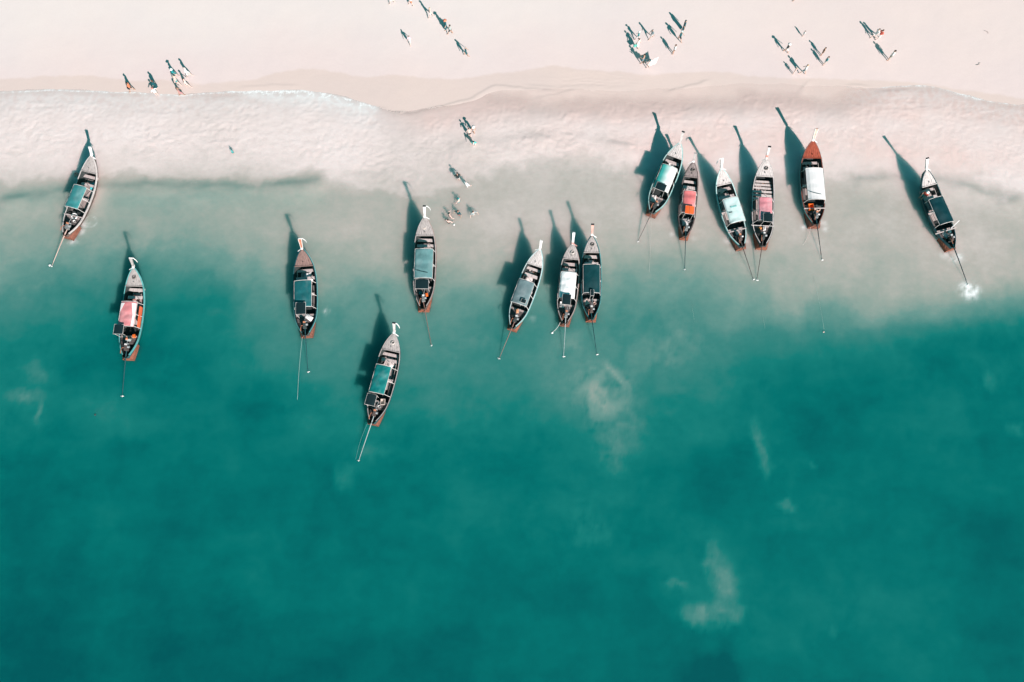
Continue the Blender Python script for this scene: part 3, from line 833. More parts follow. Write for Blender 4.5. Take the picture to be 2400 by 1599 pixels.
    MB().rings([[(x + sg * (0.08 + 0.13 * j), y - 0.12 - 0.05 * j, z + 0.02 - 0.06 * j), (x + sg * (0.08 + 0.13 * j), y - 0.04 - 0.05 * j, z + 0.04 - 0.06 * j), (x + sg * (0.08 + 0.13 * j), y - 0.045 - 0.05 * j, z + 0.06 - 0.06 * j), (x + sg * (0.08 + 0.13 * j), y - 0.125 - 0.05 * j, z + 0.04 - 0.06 * j)] for j in range(4)]).build('ribbon_tail', cloth('ribbon%d0' % k, A['ribbon'][0]), prow)
    if A['flag']:
        x, y, z, wd, th = path[-1]
        f = A['flag']
        pts = [(x - f * wd, y, z + 0.03), (x + f * 0.30, y - 0.01, z + 0.02), (x + f * 0.52, y - 0.16, z - 0.08), (x + f * 0.62, y - 0.30, z - 0.30)]
        MB().rings([[(a, b - 0.05, c), (a, b + 0.05, c), (a, b + 0.05, c + 0.025), (a, b - 0.05, c + 0.025)] for a, b, c in pts]).build('garland', cloth('garland', (0.76, 0.74, 0.72)), prow)
    # canopy
    cy0, cy1, cw, cx = B['canopy']
    zc = 1.84
    rise = 0.14
    m_can = canopy_mat(k, A)
    nx, ny = (6, 8) if A.get('ribbed') else (18, 26)
    gx, gy = np.meshgrid(np.linspace(-1, 1, nx + 1), np.linspace(0, 1, ny + 1))
    PX = cx + gx * cw + (0 if A.get('ribbed') else 0.02 * fbm(gy * 3, gx, 1.0, 2, k))
    PYv = cy0 + gy * (cy1 - cy0) + (0 if A.get('ribbed') else 0.03 * fbm(gx * 2, gy, 1.0, 2, k + 9))
    amp = {7: 0.09, 5: 0.08, 9: 0.04, 6: 0.07}.get(k, 0.055)
    PZ = zc + rise * (1 - np.abs(gx) ** 2.2) - 0.03 * np.sin(gy * math.pi * 3) ** 2 * (1 - gx ** 2)
    if not A.get('ribbed'):
        PZ = PZ + amp * fbm(gx * cw * 2, gy * (cy1 - cy0) * 2, 0.8, 4, 40 + k)
    drop = np.where(np.abs(gx) > 0.99, -0.05, 0.0)
    top = np.stack([PX, PYv, PZ + drop], -1).reshape(-1, 3)
    n1 = (nx + 1) * (ny + 1)
    bot = top - np.array([0, 0, 0.018])
    idx = np.arange(n1).reshape(ny + 1, nx + 1)
    fs = [(int(idx[j, i]), int(idx[j, i + 1]), int(idx[j + 1, i + 1]), int(idx[j + 1, i])) for j in range(ny) for i in range(nx)]
    fs += [tuple(v + n1 for v in reversed(q)) for q in list(fs)]
    rim = [int(v) for v in list(idx[0, :]) + list(idx[1:, -1]) + list(idx[-1, -2::-1]) + list(idx[-2:0:-1, 0])]
    fs += [(rim[i], rim[(i + 1) % len(rim)], rim[(i + 1) % len(rim)] + n1, rim[i] + n1) for i in range(len(rim))]
    me = mesh_of('canopy', list(top) + list(bot), fs, not A.get('ribbed'))
    can = link('canopy', me, m_can, root)
    m_pole = paint('pole', (0.62, 0.58, 0.56))
    for s in (0.02, 0.5, 0.98):
        yy = cy0 + (cy1 - cy0) * s
        arc = [(cx + a * (cw - 0.01), yy, zc - 0.05 + rise * (1 - abs(a) ** 2.2) - (0.03 if s == 0.5 else 0)) for a in np.linspace(-1, 1, 7)]
        if s != 0.5:
            yy2 = yy + (-0.06 if s < 0.5 else 0.06)
            arc = [(a, yy2, c + 0.05) for a, b, c in arc]
        MB().tube(arc, 0.024, 5).build('canopy_bow', m_pole, can)
        for sg in (-1, 1):
            g = GW(yy / L) * hb - 0.06
            MB().tube([(sg * g, yy, GZ(yy / L) + 0.02), (cx + sg * (cw - 0.02), yy, zc - 0.04)], 0.024, 5).build('canopy_post', m_pole, root)
    for sg in (-1, 1):
        MB().tube([(cx + sg * (cw + 0.015), cy0, zc - 0.06), (cx + sg * (cw + 0.015), cy1, zc - 0.06)], 0.02, 5).build('canopy_side_rail', m_pole, can)
    if A.get('flaps'):
        for sg, pts in ((-1, [(-0.98, 0.55), (-0.98, 0.93), (-0.45, 0.93)]), (1, [(0.98, 0.02), (0.98, 0.93), (0.45, 0.93), (0.75, 0.45), (0.70, 0.02)])):
            v = [(cx + a * cw, cy0 + b * (cy1 - cy0), zc + rise * (1 - abs(a) ** 2.2) + 0.035) for a, b in pts]
            MB().rings([[(a, b, c - 0.012) for a, b, c in v], v]).build('white_flap', cloth('flap', (0.78, 0.76, 0.75), 0.1), can)
        MB().box((cx + cw * 1.22, (cy0 + cy1) / 2 - 0.1, 1.15), (0.10, 2.1, 0.5), 0.02).build('side_curtain', cloth('orange', (0.72, 0.14, 0.06)), root)
    if A.get('patch'):
        MB().box((cx, cy0 + 0.62 * (cy1 - cy0), zc + rise + 0.022), (cw * 0.8, 0.16, 0.012), 0.03).build('canopy_patch', cloth('patch', (0.22, 0.50, 0.48)), can)
        MB().box((cx - cw * 0.62, cy0 + 0.42 * (cy1 - cy0), zc + 0.13), (cw * 0.5, 0.05, 0.03), 0.05).build('canopy_batten', m_black, can)
    if k in (4, 13):
        MB().tube([(cx - cw * 0.9, cy0 + 0.85, zc + 0.16), (cx - 0.1, cy0 + 0.62, zc + 0.21), (cx + cw * 0.5, cy0 + 0.55, zc + 0.15)], 0.022, 5).build('canopy_line', m_black, can)
    # helm shade
    if B['shade']:
        a0, a1, sw, sx_ = B['shade']
        zs = 1.74
        over = a1 > cy0 + 0.05
        if over:
            zs = 2.14
        cpan = A.get('panel', (0.004, 0.018, 0.022))
        m_pan = cloth('shade%d' % k, cpan, 0.12)
        sh = MB()
        v, nn = [], 5
        g1, g2 = np.meshgrid(np.linspace(-1, 1, nn), np.linspace(0, 1, nn))
        zz = zs + 0.04 * (1 - g1 ** 2) + 0.01 * fbm(g1 * 2, g2 * 2, 1.0, 2, k + 70)
        tp = np.stack([sx_ + g1 * sw, a0 + g2 * (a1 - a0), zz], -1).reshape(-1, 3)
        ix = np.arange(nn * nn).reshape(nn, nn)
        f = [(int(ix[j, i]), int(ix[j, i + 1]), int(ix[j + 1, i + 1]), int(ix[j + 1, i])) for j in range(nn - 1) for i in range(nn - 1)]
        f += [tuple(q + nn * nn for q in reversed(p)) for p in list(f)]
        rm = [int(q) for q in list(ix[0, :]) + list(ix[1:, -1]) + list(ix[-1, -2::-1]) + list(ix[-2:0:-1, 0])]
        f += [(rm[i], rm[(i + 1) % len(rm)], rm[(i + 1) % len(rm)] + nn * nn, rm[i] + nn * nn) for i in range(len(rm))]
        sh.add(list(tp) + list(tp - np.array([0, 0, 0.02])), f)
        shade = sh.build('helm_shade', m_pan, root)
        for sg in (-1, 1):
            MB().tube([(sx_ + sg * (sw + 0.01), a0 - 0.02, zs - 0.01), (sx_ + sg * (sw + 0.01), a1 + 0.02, zs - 0.01)], 0.016, 5).build('shade_frame', m_pole if k != 10 else m_rail, shade)
            for yy in ((a0 + 0.03, a1 - 0.03) if not over else (a0 + 0.03,)):
                gg = min(abs(sx_ + sg * sw), GW(max(yy, 0.4) / L) * hb - 0.1)
                gg = math.copysign(gg, sx_ + sg * sw)
                MB().tube([(gg, yy, GZ(yy / L) - 0.15), (sx_ + sg * (sw - 0.02), yy, zs - 0.02)], 0.018, 5).build('shade_post', m_pole, root)
        for yy in (a0 - 0.02, a1 + 0.02):
            MB().tube([(sx_ - sw, yy, zs - 0.005), (sx_ + sw, yy, zs - 0.005)], 0.016, 5).build('shade_frame', m_pole, shade)
        if k == 10:
            MB().box((sx_, (a0 + a1) / 2, zs + 0.05), (0.03, a1 - a0, 0.012)).build('panel_seam', paint('rust', RUST), shade)
    else:
        yy = cy0 - 0.55
        g = GW(yy / L) * hb
        MB().box((0, yy, GZ(yy / L) + 0.06), (2 * g + (0.5 if k == 14 else 0.1), 0.10, 0.05), 0.03).build('cross_beam', m_th, root)
    # engine on its pivot, shaft and propeller
    tx, ty = B['tail']
    ex, ey, ez = 0.04 * R.uniform(-1, 1), 0.085 * L, 0.98
    d = Vector((tx - ex, ty - ey, 0.03 - ez))
    dn = d.normalized()
    rz = math.atan2(-dn.x, -dn.y) * -1
    rz = math.atan2(dn.x, -dn.y)
    eng = MB()
    eng.box((ex, ey + 0.22, ez + 0.10), (0.36, 0.58, 0.34), rz, 0, 0.85)
    eng.box((ex, ey + 0.26, ez + 0.34), (0.24, 0.42, 0.16), rz, 0, 0.8)
    engine = eng.build('engine', paint('engine%d' % (k % 3), [(0.05, 0.06, 0.06), (0.16, 0.17, 0.17), (0.09, 0.07, 0.065)][k % 3], 0.4), root)
    MB().lathe((ex + 0.24, ey + 0.30, ez + 0.22), [(0.02, -0.1), (0.12, -0.09), (0.12, 0.09), (0.02, 0.1)], 10, 'X').build('air_filter', m_steel, engine)
    MB().lathe((ex, ey + 0.62, ez + 0.05), [(0.04, -0.05), (0.20, -0.05), (0.20, 0.03), (0.05, 0.05)], 12, 'Y').build('flywheel', m_steel, engine)
    MB().tube([(ex - 0.18, ey + 0.2, ez + 0.25), (ex - 0.28, ey + 0.15, ez + 0.42), (ex - 0.30, ey - 0.1, ez + 0.55), (ex - 0.30, ey - 0.45, ez + 0.5)], 0.038, 6).build('exhaust_pipe', paint('rust', RUST), engine)
    MB().box((ex + 0.02, ey + 0.50, ez + 0.40), (0.22, 0.16, 0.14), rz, 0, 0.9).build('fuel_tank', paint('tank%d' % (k % 2), [(0.62, 0.61, 0.60), (0.55, 0.22, 0.12)][k % 2]), engine)
    MB().tube([(ex, ey + 0.1, ez - 0.05), (ex, ey + 0.08, 0.55)], 0.06, 8).build('pivot', m_steel, root)
    MB().tube([(ex, ey + 0.5, ez + 0.2), (ex + 0.1, ey + 0.95, ez + 0.28), (ex + 0.12, ey + 1.35, ez + 0.22)], [0.02, 0.02, 0.028], 6).build('tiller', m_steel, engine)
    st = Vector((ex, ey, ez))
    end = st + d
    m_shaft = paint('shaft%d' % k, A['tail'])
    shaft = MB().tube([tuple(st), tuple(st + d * 0.5 + Vector((0, 0, 0.03))), tuple(end)], [0.05, 0.034, 0.024], 7).build('tail_shaft', m_shaft, root)
    up = Vector((0, 0, 0.11))
    MB().tube([tuple(st + d * 0.08 + up * 1.2), tuple(st + d * 0.9 + up * 0.5)], 0.016, 5).build('guard_rod', m_shaft, shaft)
    for s in (0.30, 0.60, 0.85):
        MB().tube([tuple(st + d * s), tuple(st + d * s + up * (1.25 - 0.85 * s))], 0.014, 4).build('guard_bracket', m_shaft, shaft)
    side = dn.cross(Vector((0, 0, 1))).normalized()
    upv = side.cross(dn).normalized()
    hub = MB().tube([tuple(end - dn * 0.05), tuple(end + dn * 0.10)], [0.04, 0.025], 7)
    prop = hub.build('propeller', m_white, shaft)
    for i in range(3):
        a = 2 * math.pi * i / 3 + 0.4 * k
        rd = side * math.cos(a) + upv * math.sin(a)
        tg = side * -math.sin(a) + upv * math.cos(a)
        blade = [[tuple(end + rd * r + tg * w + dn * (w * 0.7 + o)) for w, o in ((-wd, 0), (wd, 0), (wd, 0.012), (-wd, 0.012))] for r, wd in ((0.02, 0.02), (0.08, 0.05), (0.14, 0.055), (0.18, 0.02))]
        MB().rings(blade).build('blade', m_white, prop)
    if k == 14:
        MB().box((0.95, cy0 - 0.25, 1.3), (1.3, 0.09, 0.05), 0.45).build('boat_pole', paint('polewhite', WHITEP), root)
    if k == 12:
        for sg in (-1,):
            MB().tube([(sg * 1.25, cy0 - 0.25, 1.0), (1.1, cy0 - 0.20, 1.0)], 0.03, 5).build('cross_rail', m_pole, root)
    return root

def canopy_mat(k, A):
    c = A['canopy']
    amt = {7: 0.06, 13: 0.05, 8: 0.1, 14: 0.08, 9: 0.08}.get(k, 0.24)
    m = varied('canopy_%d' % k, c, 0.34 if A.get('gloss') else 0.5, (1.1, 0.7, 1.0), amt, 0.1, 0.5 if A.get('gloss') else 0.35, 5)
    nn, ll = m.node_tree.nodes, m.node_tree.links
    p = nn['Principled BSDF']
    old = p.inputs['Base Color'].links[0].from_socket
    tc = nn.new('ShaderNodeTexCoord')
    mp = nn.new('ShaderNodeMapping')
    mp.inputs['Location'].default_value = (k * 3.7, k * 1.9, 0)
    mp.inputs['Scale'].default_value = (1.0, 0.55, 1.0)
    nz = nn.new('ShaderNodeTexNoise')
    nz.inputs['Scale'].default_value = 1.1
    nz.inputs['Detail'].default_value = 4
    mr = nn.new('ShaderNodeMapRange')
    mr.inputs['From Min'].default_value = 0.48
    mr.inputs['From Max'].default_value = 0.72
    mr.inputs['To Max'].default_value = 0.15 if k in (8, 14) else 0.6
    fade_sheen = nn.new('ShaderNodeMix')
    fade_sheen.data_type = 'RGBA'
    pale = sum(c) / 3
    fade_sheen.inputs[7].default_value = (*[min(0.78, v * 0.7 + pale * 0.5 + 0.09) for v in c], 1)
    ll.new(tc.outputs['Object'], mp.inputs['Vector'])
    ll.new(mp.outputs['Vector'], nz.inputs['Vector'])
    ll.new(nz.outputs['Fac'], mr.inputs['Value'])
    ll.new(mr.outputs['Result'], fade_sheen.inputs['Factor'])          # faded patches, with a pale sheen put into the fabric colour
    ll.new(old, fade_sheen.inputs[6])
    ll.new(fade_sheen.outputs[2], p.inputs['Base Color'])
    if A.get('mint'):
        nn, ll = m.node_tree.nodes, m.node_tree.links
        p = nn['Principled BSDF']
        old = p.inputs['Base Color'].links[0].from_socket
        tc = nn.new('ShaderNodeTexCoord')
        sep = nn.new('ShaderNodeSeparateXYZ')
        ll.new(tc.outputs['Object'], sep.inputs[0])
        mr = nn.new('ShaderNodeMapRange')
        mr.inputs['From Min'].default_value = -0.55
        mr.inputs['From Max'].default_value = 0.1
        ll.new(sep.outputs['X'], mr.inputs['Value'])
        mx_ = nn.new('ShaderNodeMix')
        mx_.data_type = 'RGBA'
        mx_.inputs[6].default_value = (0.05, 0.40, 0.36, 1)
        ll.new(mr.outputs['Result'], mx_.inputs['Factor'])
        ll.new(old, mx_.inputs[7])
        ll.new(mx_.outputs[2], p.inputs['Base Color'])
    return m

boat_roots = {k: build_boat(k, B) for k, B in BOATS.items()}

def on_boat(k, x, y, z):
    """a point given in a boat's own frame, in the world"""
    B = BOATS[k]
    a = math.radians(B['turn'])
    return (B['at'][0] + x * math.cos(a) + y * math.sin(a), B['at'][1] - x * math.sin(a) + y * math.cos(a), z)

# ---------------------------------------------------------------- gear lying in the boats
def gear(kind, k, x, y, z, label, c, rz=0.0, s=1.0):
    loc = on_boat(k, x, y, z)
    rz = rz - math.radians(BOATS[k]['turn'])
    if kind == 'fuel_can':
        o = thing('fuel_can', label, 'fuel can', loc, rz)
        MB().box((0, 0, 0.15 * s), (0.26 * s, 0.34 * s, 0.30 * s), 0, 0, 0.9).build('can_body', plain('can%s' % (c,), c, 0.4), o)
        MB().box((0, 0, 0.335 * s), (0.05 * s, 0.2 * s, 0.06 * s)).build('handle', plain('can%s' % (c,), c, 0.4), o)
        MB().lathe((0, 0.11 * s, 0.30 * s), [(0.035, 0), (0.035, 0.05), (0.02, 0.06)], 8).build('cap', plain('blk', BLACK), o)
    elif kind == 'crate':
        o = thing('crate', label, 'crate', loc, rz)
        pm = plain('crate%s' % (c,), c, 0.5)
        for dx, dy, sx2, sy2 in ((0.2, 0, 0.03, 0.56), (-0.2, 0, 0.03, 0.56), (0, 0.265, 0.37, 0.03), (0, -0.265, 0.37, 0.03)):
            MB().box((dx * s, dy * s, 0.15 * s), (sx2 * s, sy2 * s, 0.28 * s)).build('side_panel', pm, o)
        MB().box((0, 0, 0.012), (0.43 * s, 0.56 * s, 0.024)).build('base_panel', pm, o)
    elif kind == 'life_ring':
        o = MB().torus((0, 0, 0.06), 0.27 * s, 0.07 * s).build('life_ring', plain('ring%s' % (c,), c, 0.5), None, True)
        o.location, o.rotation_euler = loc, (0.15, 0.1, rz)
        tag(o, label, 'life ring')
    elif kind == 'cushion':
        mb = MB()
        mb.rings([[(sx_ * 0.22 * s * q, sy_ * 0.35 * s * q, h) for sx_, sy_ in ((-1, -0.9), (-0.9, -1), (0.9, -1), (1, -0.9), (1, 0.9), (0.9, 1), (-0.9, 1), (-1, 0.9))] for q, h in ((0.85, 0.0), (1, 0.03), (1, 0.08), (0.85, 0.12))])
        o = mb.build('cushion', cloth('cush%s' % (c,), c), None, True)
        o.location, o.rotation_euler = loc, (0, 0, rz)
        tag(o, label, 'cushion')
    elif kind == 'rope_coil':
        mb = MB()
        for i in range(3):
            mb.torus((0.02 * i, 0.015 * i, 0.03 + 0.045 * i), (0.24 - 0.03 * i) * s, 0.028, 16, 6)
        o = mb.build('rope_coil', plain('rope%s' % (c,), c, 0.9), None, True)
        o.location, o.rotation_euler = loc, (0, 0, rz)
        tag(o, label, 'rope')
    elif kind == 'tarp':
        mb = MB()
        g1, g2 = np.meshgrid(np.linspace(-1, 1, 9), np.linspace(-1, 1, 9))
        zz = np.maximum(0.02, (0.26 + 0.18 * fbm(g1 * 1.3, g2 * 1.3, 1.0, 3, k)) * np.clip(1.15 - np.maximum(abs(g1), abs(g2)) ** 3, 0, 1))
        v = np.stack([g1 * 0.38 * s * (1 + 0.12 * fbm(g1, g2, 1.0, 2, k + 3)), g2 * 0.5 * s, zz], -1).reshape(-1, 3)
        ix = np.arange(81).reshape(9, 9)
        mb.add(list(v), [(int(ix[j, i]), int(ix[j, i + 1]), int(ix[j + 1, i + 1]), int(ix[j + 1, i])) for j in range(8) for i in range(8)])
        o = mb.build('tarpaulin', cloth('tarp%s' % (c,), c), None, True)
        o.location, o.rotation_euler = loc, (0, 0, rz)
        tag(o, label, 'tarpaulin')
    return o

ORANGE, SAND, WHT, SKY, RED = (0.80, 0.16, 0.03), (0.55, 0.47, 0.42), (0.74, 0.73, 0.72), (0.05, 0.42, 0.46), (0.60, 0.10, 0.07)
gear('life_ring', 1, -0.05, 2.35, 0.64, 'white ring on the helm deck of the far-left sea-green canopied boat', WHT)
gear('tarp', 1, 0.35, 6.1, 0.37, 'turquoise bundle before the canopy of the far-left boat', SKY, 0.4, 0.8)
gear('fuel_can', 2, 0.45, 2.3, 0.64, 'orange can behind the canopy of the boat with white flaps', ORANGE, 0.3, 0.9)
gear('crate', 2, 0.2, 6.2, 0.37, 'pinkish crate ahead of the canopy with white flaps', (0.55, 0.38, 0.36), 0.1, 1.1)
gear('cushion', 3, 0.32, 1.9, 0.62, 'white cushion beside the dark shade of the brown-prowed boat', WHT, 0.9, 1.1)
gear('tarp', 3, 0.2, 6.35, 0.37, 'white folded sheet ahead of the blue-green canopy', WHT, 0.1, 1.1)
gear('fuel_can', 4, 0.32, 1.55, 0.70, 'orange can beside the engine of the grey wooden boat', ORANGE, 0.2, 0.9)
gear('rope_coil', 4, -0.1, 8.5, 1.66, 'coil of rope on the foredeck of the grey wooden boat', SAND)
gear('crate', 5, 0.45, 2.3, 0.62, 'pale crate behind the crumpled teal canopy', SAND, 0.2)
gear('tarp', 5, 0.15, 6.35, 0.37, 'pale bundle ahead of the crumpled teal canopy', (0.58, 0.52, 0.50), 0.6)
gear('fuel_can', 6, -0.1, 1.9, 0.62, 'orange and white can behind the steel grey canopy', (0.72, 0.36, 0.20), 0.5)
gear('tarp', 6, -0.25, 5.9, 0.37, 'pale net heap ahead of the steel grey canopy', (0.50, 0.44, 0.42), 0.3, 1.1)
gear('rope_coil', 7, -0.3, 6.65, 0.50, 'dark coiled line ahead of the torn white canopy', (0.10, 0.08, 0.08), 0, 1.2)
gear('crate', 7, -0.45, 2.0, 0.62, 'white crate behind the torn white canopy', WHT)
gear('cushion', 8, 0.0, 6.1, 0.50, 'white square cushion ahead of the plain dark green canopy', (0.78, 0.78, 0.77), 0, 0.9)
gear('tarp', 8, -0.5, 1.95, 0.60, 'pinkish bundle behind the plain dark green canopy', (0.58, 0.42, 0.38), 0.4, 0.7)
gear('tarp', 9, -0.45, 1.75, 0.60, 'pale heap beside the helm of the half mint canopied boat', (0.60, 0.54, 0.52), 0.2, 0.8)
gear('crate', 9, 0.0, 5.85, 0.50, 'white box ahead of the half mint canopy', WHT, 0.2, 1.1)
gear('tarp', 10, -0.1, 1.75, 0.60, 'pale heap behind the orange roof panel', (0.56, 0.50, 0.49), 0.2, 0.8)
gear('cushion', 11, 0.05, 1.6, 0.66, 'pale pink cushion behind the patched mint canopy', (0.62, 0.52, 0.51), 0.1)
gear('tarp', 11, -0.2, 6.7, 0.52, 'grey bundle on the seat ahead of the patched mint canopy', (0.52, 0.47, 0.46), 0.3, 0.7)
gear('fuel_can', 12, 0.15, 2.0, 0.62, 'white can at the stern of the boat with the bare planked deck', WHT, 0.2)
gear('fuel_can', 12, -0.25, 2.05, 0.62, 'orange can at the stern of the boat with the bare planked deck', (0.74, 0.30, 0.10), 0.6, 0.8)
gear('crate', 13, -0.35, 2.0, 0.64, 'bright orange crate behind the ribbed white canopy', ORANGE, 0.05, 1.2)
gear('life_ring', 13, 0.45, 1.85, 0.66, 'pale ring behind the ribbed white canopy', (0.66, 0.48, 0.38), 0.3, 0.7)
gear('cushion', 14, -0.1, 1.55, 0.64, 'pale cushion behind the far-right dark canopy', (0.60, 0.52, 0.50), 0.5)

SHORT = {1: 'the far-left sea-green canopied boat', 2: 'the boat with white flaps', 3: 'the brown-prowed boat', 4: 'the grey wooden boat', 5: 'the farthest-out boat', 6: 'the boat with a steel grey canopy',
         7: 'the torn white canopied boat', 8: 'the boat with a plain dark green canopy', 9: 'the half mint canopied boat', 10: 'the red canopied boat', 11: 'the patched mint canopied boat', 12: 'the boat with a bare planked deck',
         13: 'the rust red decked boat', 14: 'the far-right dark canopied boat'}
def oar(k, side):
    B, hb, L = BOATS[k], LOOK[k]['beam'] / 2, BOATS[k]['L']
    o = thing('oar', 'long wooden oar lying along the inside of ' + SHORT[k], 'oar', on_boat(k, 0, 0, 0), -math.radians(B['turn']))
    x = side * (hb * 0.72)
    MB().tube([(x, 0.52 * L, 0.62), (x * 0.9, 0.78 * L, 0.98)], 0.024, 6).build('oar_shaft', wood('oar', (0.52, 0.46, 0.43)), o)
    MB().box((x, 0.50 * L, 0.60), (0.15, 0.5, 0.025), 0, 0.15).build('oar_blade', wood('oar', (0.52, 0.46, 0.43)), o)
def bucket(k, x, y, c, word):
    o = thing('bucket', word + ' bucket by the engine of ' + SHORT[k], 'bucket', on_boat(k, x, y, 0.63))
    MB().lathe((0, 0, 0), [(0.02, 0.0), (0.11, 0.0), (0.15, 0.28), (0.165, 0.29), (0.14, 0.285), (0.10, 0.03), (0.02, 0.03)], 12).build('pail', plain('pail%s' % (c,), c, 0.45), o, True)
    MB().tube([(-0.15, 0, 0.28), (-0.12, 0.08, 0.38), (0.12, 0.08, 0.38), (0.15, 0, 0.28)], 0.008, 4).build('handle', plain('blk', BLACK), o)
def jackets(k, x, y, c, word):
    o = thing('life_jacket', word + ' life jacket dropped on the floor of ' + SHORT[k], 'life jacket', on_boat(k, x, y, 0.40), 0.7 * k)
    m_ = cloth('jacket%s' % (c,), c)
    for sg in (-1, 1):
        MB().rings([[(sg * 0.13 + a * q, b * q, h) for a, b in ((-0.1, -0.22), (0.1, -0.24), (0.11, 0.2), (0.04, 0.27), (-0.09, 0.22))] for q, h in ((0.9, 0), (1.0, 0.03), (1.0, 0.07), (0.85, 0.1))]).build('foam_panel', m_, o, True)
    MB().box((0, -0.02, 0.09), (0.46, 0.04, 0.03)).build('belt', plain('blk', BLACK), o)
for k, sd in ((1, 1), (3, -1), (5, 1), (7, 1), (11, -1), (13, 1), (14, 1)):
    oar(k, sd)
for k, x, y, c, word in ((1, 0.3, 1.75, (0.62, 0.58, 0.56), 'grey'), (4, -0.3, 1.7, (0.05, 0.30, 0.33), 'teal'), (5, 0.25, 1.75, (0.66, 0.64, 0.62), 'white'), (8, 0.35, 1.7, (0.64, 0.48, 0.42), 'pinkish'), (10, 0.25, 1.75, (0.6, 0.58, 0.57), 'white'),
                         (11, 0.3, 1.8, (0.5, 0.47, 0.46), 'grey'), (13, 0.1, 1.65, (0.62, 0.50, 0.42), 'tan'), (14, 0.35, 1.75, (0.05, 0.28, 0.30), 'teal')):
    bucket(k, x, y, c, word)
for k, x, y, c, word in ((2, -0.25, 6.4, (0.58, 0.16, 0.12), 'red'), (6, 0.2, 6.3, (0.55, 0.30, 0.20), 'faded orange'), (7, 0.2, 5.8, (0.50, 0.38, 0.34), 'dull pink'), (9, 0.25, 6.0, (0.10, 0.36, 0.36), 'teal'), (12, 0.35, 7.3, (0.62, 0.30, 0.16), 'orange'), (13, 0.2, 6.6, (0.3, 0.5, 0.52), 'pale blue')):
    jackets(k, x, y, c, word)
for k in (2, 5, 7, 8, 10, 12):
    yd = 0.90 * BOATS[k]['L']
    gear('rope_coil', k, 0.05, yd, float(GZ(0.90)) + 0.10, 'coil of rope on the foredeck of ' + SHORT[k], (0.50, 0.45, 0.42) if k % 2 else (0.16, 0.14, 0.13), 0, 0.8)

# ---------------------------------------------------------------- mooring lines and floats
def rope(pts, r, c, label):
    o = MB().tube(pts, r, 5).build('mooring_rope', plain('mooring%s' % (c,), c, 0.9), None, True)
    return tag(o, label, 'rope')
def bow(k):
    return on_boat(k, 0, BOATS[k]['L'] - 0.3, 2.0)
def stern(k, x=0.0, y=0.15, z=0.62):
    return on_boat(k, x, y, z)
def run(a, b, sag=0.0, n=7, bend=0.0):
    a, b = Vector(a), Vector(b)
    d = (b - a)
    s = Vector((-d.y, d.x, 0)).normalized()
    return [tuple(a + d * t + s * bend * math.sin(math.pi * t) + Vector((0, 0, -sag * math.sin(math.pi * t)))) for t in [i / (n - 1) for i in range(n)]]
rope(run(stern(3, -0.3, 0.6), (-21.25, 14.0, -0.03), 0.12, 9, -0.12), 0.018, (0.28, 0.40, 0.38), 'pale mooring rope trailing from the stern of the brown-prowed boat')
rope(run(stern(5, -0.4, 0.4), (-15.25, 8.2, -0.03), 0.12, 9, -0.2), 0.012, (0.12, 0.28, 0.28), 'dark thin mooring rope trailing from the stern of the farthest-out boat')
rope(run(stern(9, 0.0, -0.02), (14.1, 27.2, -0.03), 0.15, 9, 0.05), 0.018, (0.42, 0.42, 0.39), 'straight pale mooring rope behind the half mint canopied boat')
rope(run(stern(13, -0.35, 0.8, 0.7), (30.2, 30.6, -0.03), 0.1, 8, 0.3), 0.016, (0.55, 0.48, 0.45), 'pale mooring rope looping from the stern of the rust red decked boat')
rope(run(stern(7, -0.45, 0.2), (4.08, 21.3, 0.02), 0.08, 6, 0.1), 0.024, (0.55, 0.54, 0.52), 'short mooring rope to a white float off the torn white canopied boat')
rope(run((25.5, 23.2, 0.01), (25.6, 19.3, -0.03), 0.0, 6, 0.1), 0.006, (0.34, 0.42, 0.38), 'faint line in the water seaward of the two-tone planked boats')
rope(run((18.3, 24.6, 0.01), (18.6, 18.8, -0.03), 0.0, 6, 0.12), 0.006, (0.30, 0.42, 0.38), 'faint line in the water seaward of the red canopied boat')
rope(run((31.0, 27.3, 0.01), (31.6, 21.6, 0.0), 0.0, 6, 0.1), 0.006, (0.36, 0.46, 0.42), 'faint line leading to a pinkish float')
def buoy(x, y, r, c, label):
    o = thing('mooring_float', label, 'float', (x, y, 0.0))
    MB().lathe((0, 0, 0), [(r * 0.3, -r * 0.6), (r * 0.9, -r * 0.25), (r, r * 0.15), (r * 0.75, r * 0.65), (r * 0.2, r * 0.95)], 12).build('float_body', plain('buoy%s' % (c,), c, 0.4), o, True)
    MB().torus((0, 0, r * 1.05), r * 0.18, r * 0.06, 8, 5).build('eye_ring', plain('blk', BLACK), o)
buoy(4.06, 21.26, 0.12, WHT, 'small white float at the end of a short rope')
buoy(31.52, 21.35, 0.09, (0.62, 0.50, 0.44), 'pinkish float far out right of centre')
buoy(-41.09, 12.9, 0.10, (0.04, 0.05, 0.05), 'dark float alone in the teal water at left')
buoy(-47.77, 28.48, 0.13, WHT, 'white float near the propeller of the far-left boat')
buoy(-46.4, 38.7, 0.24, (0.72, 0.34, 0.30), 'salmon float in the shadow of the far-left boat')
buoy(-6.08, 32.97, 0.11, WHT, 'white float beside the wading bathers')

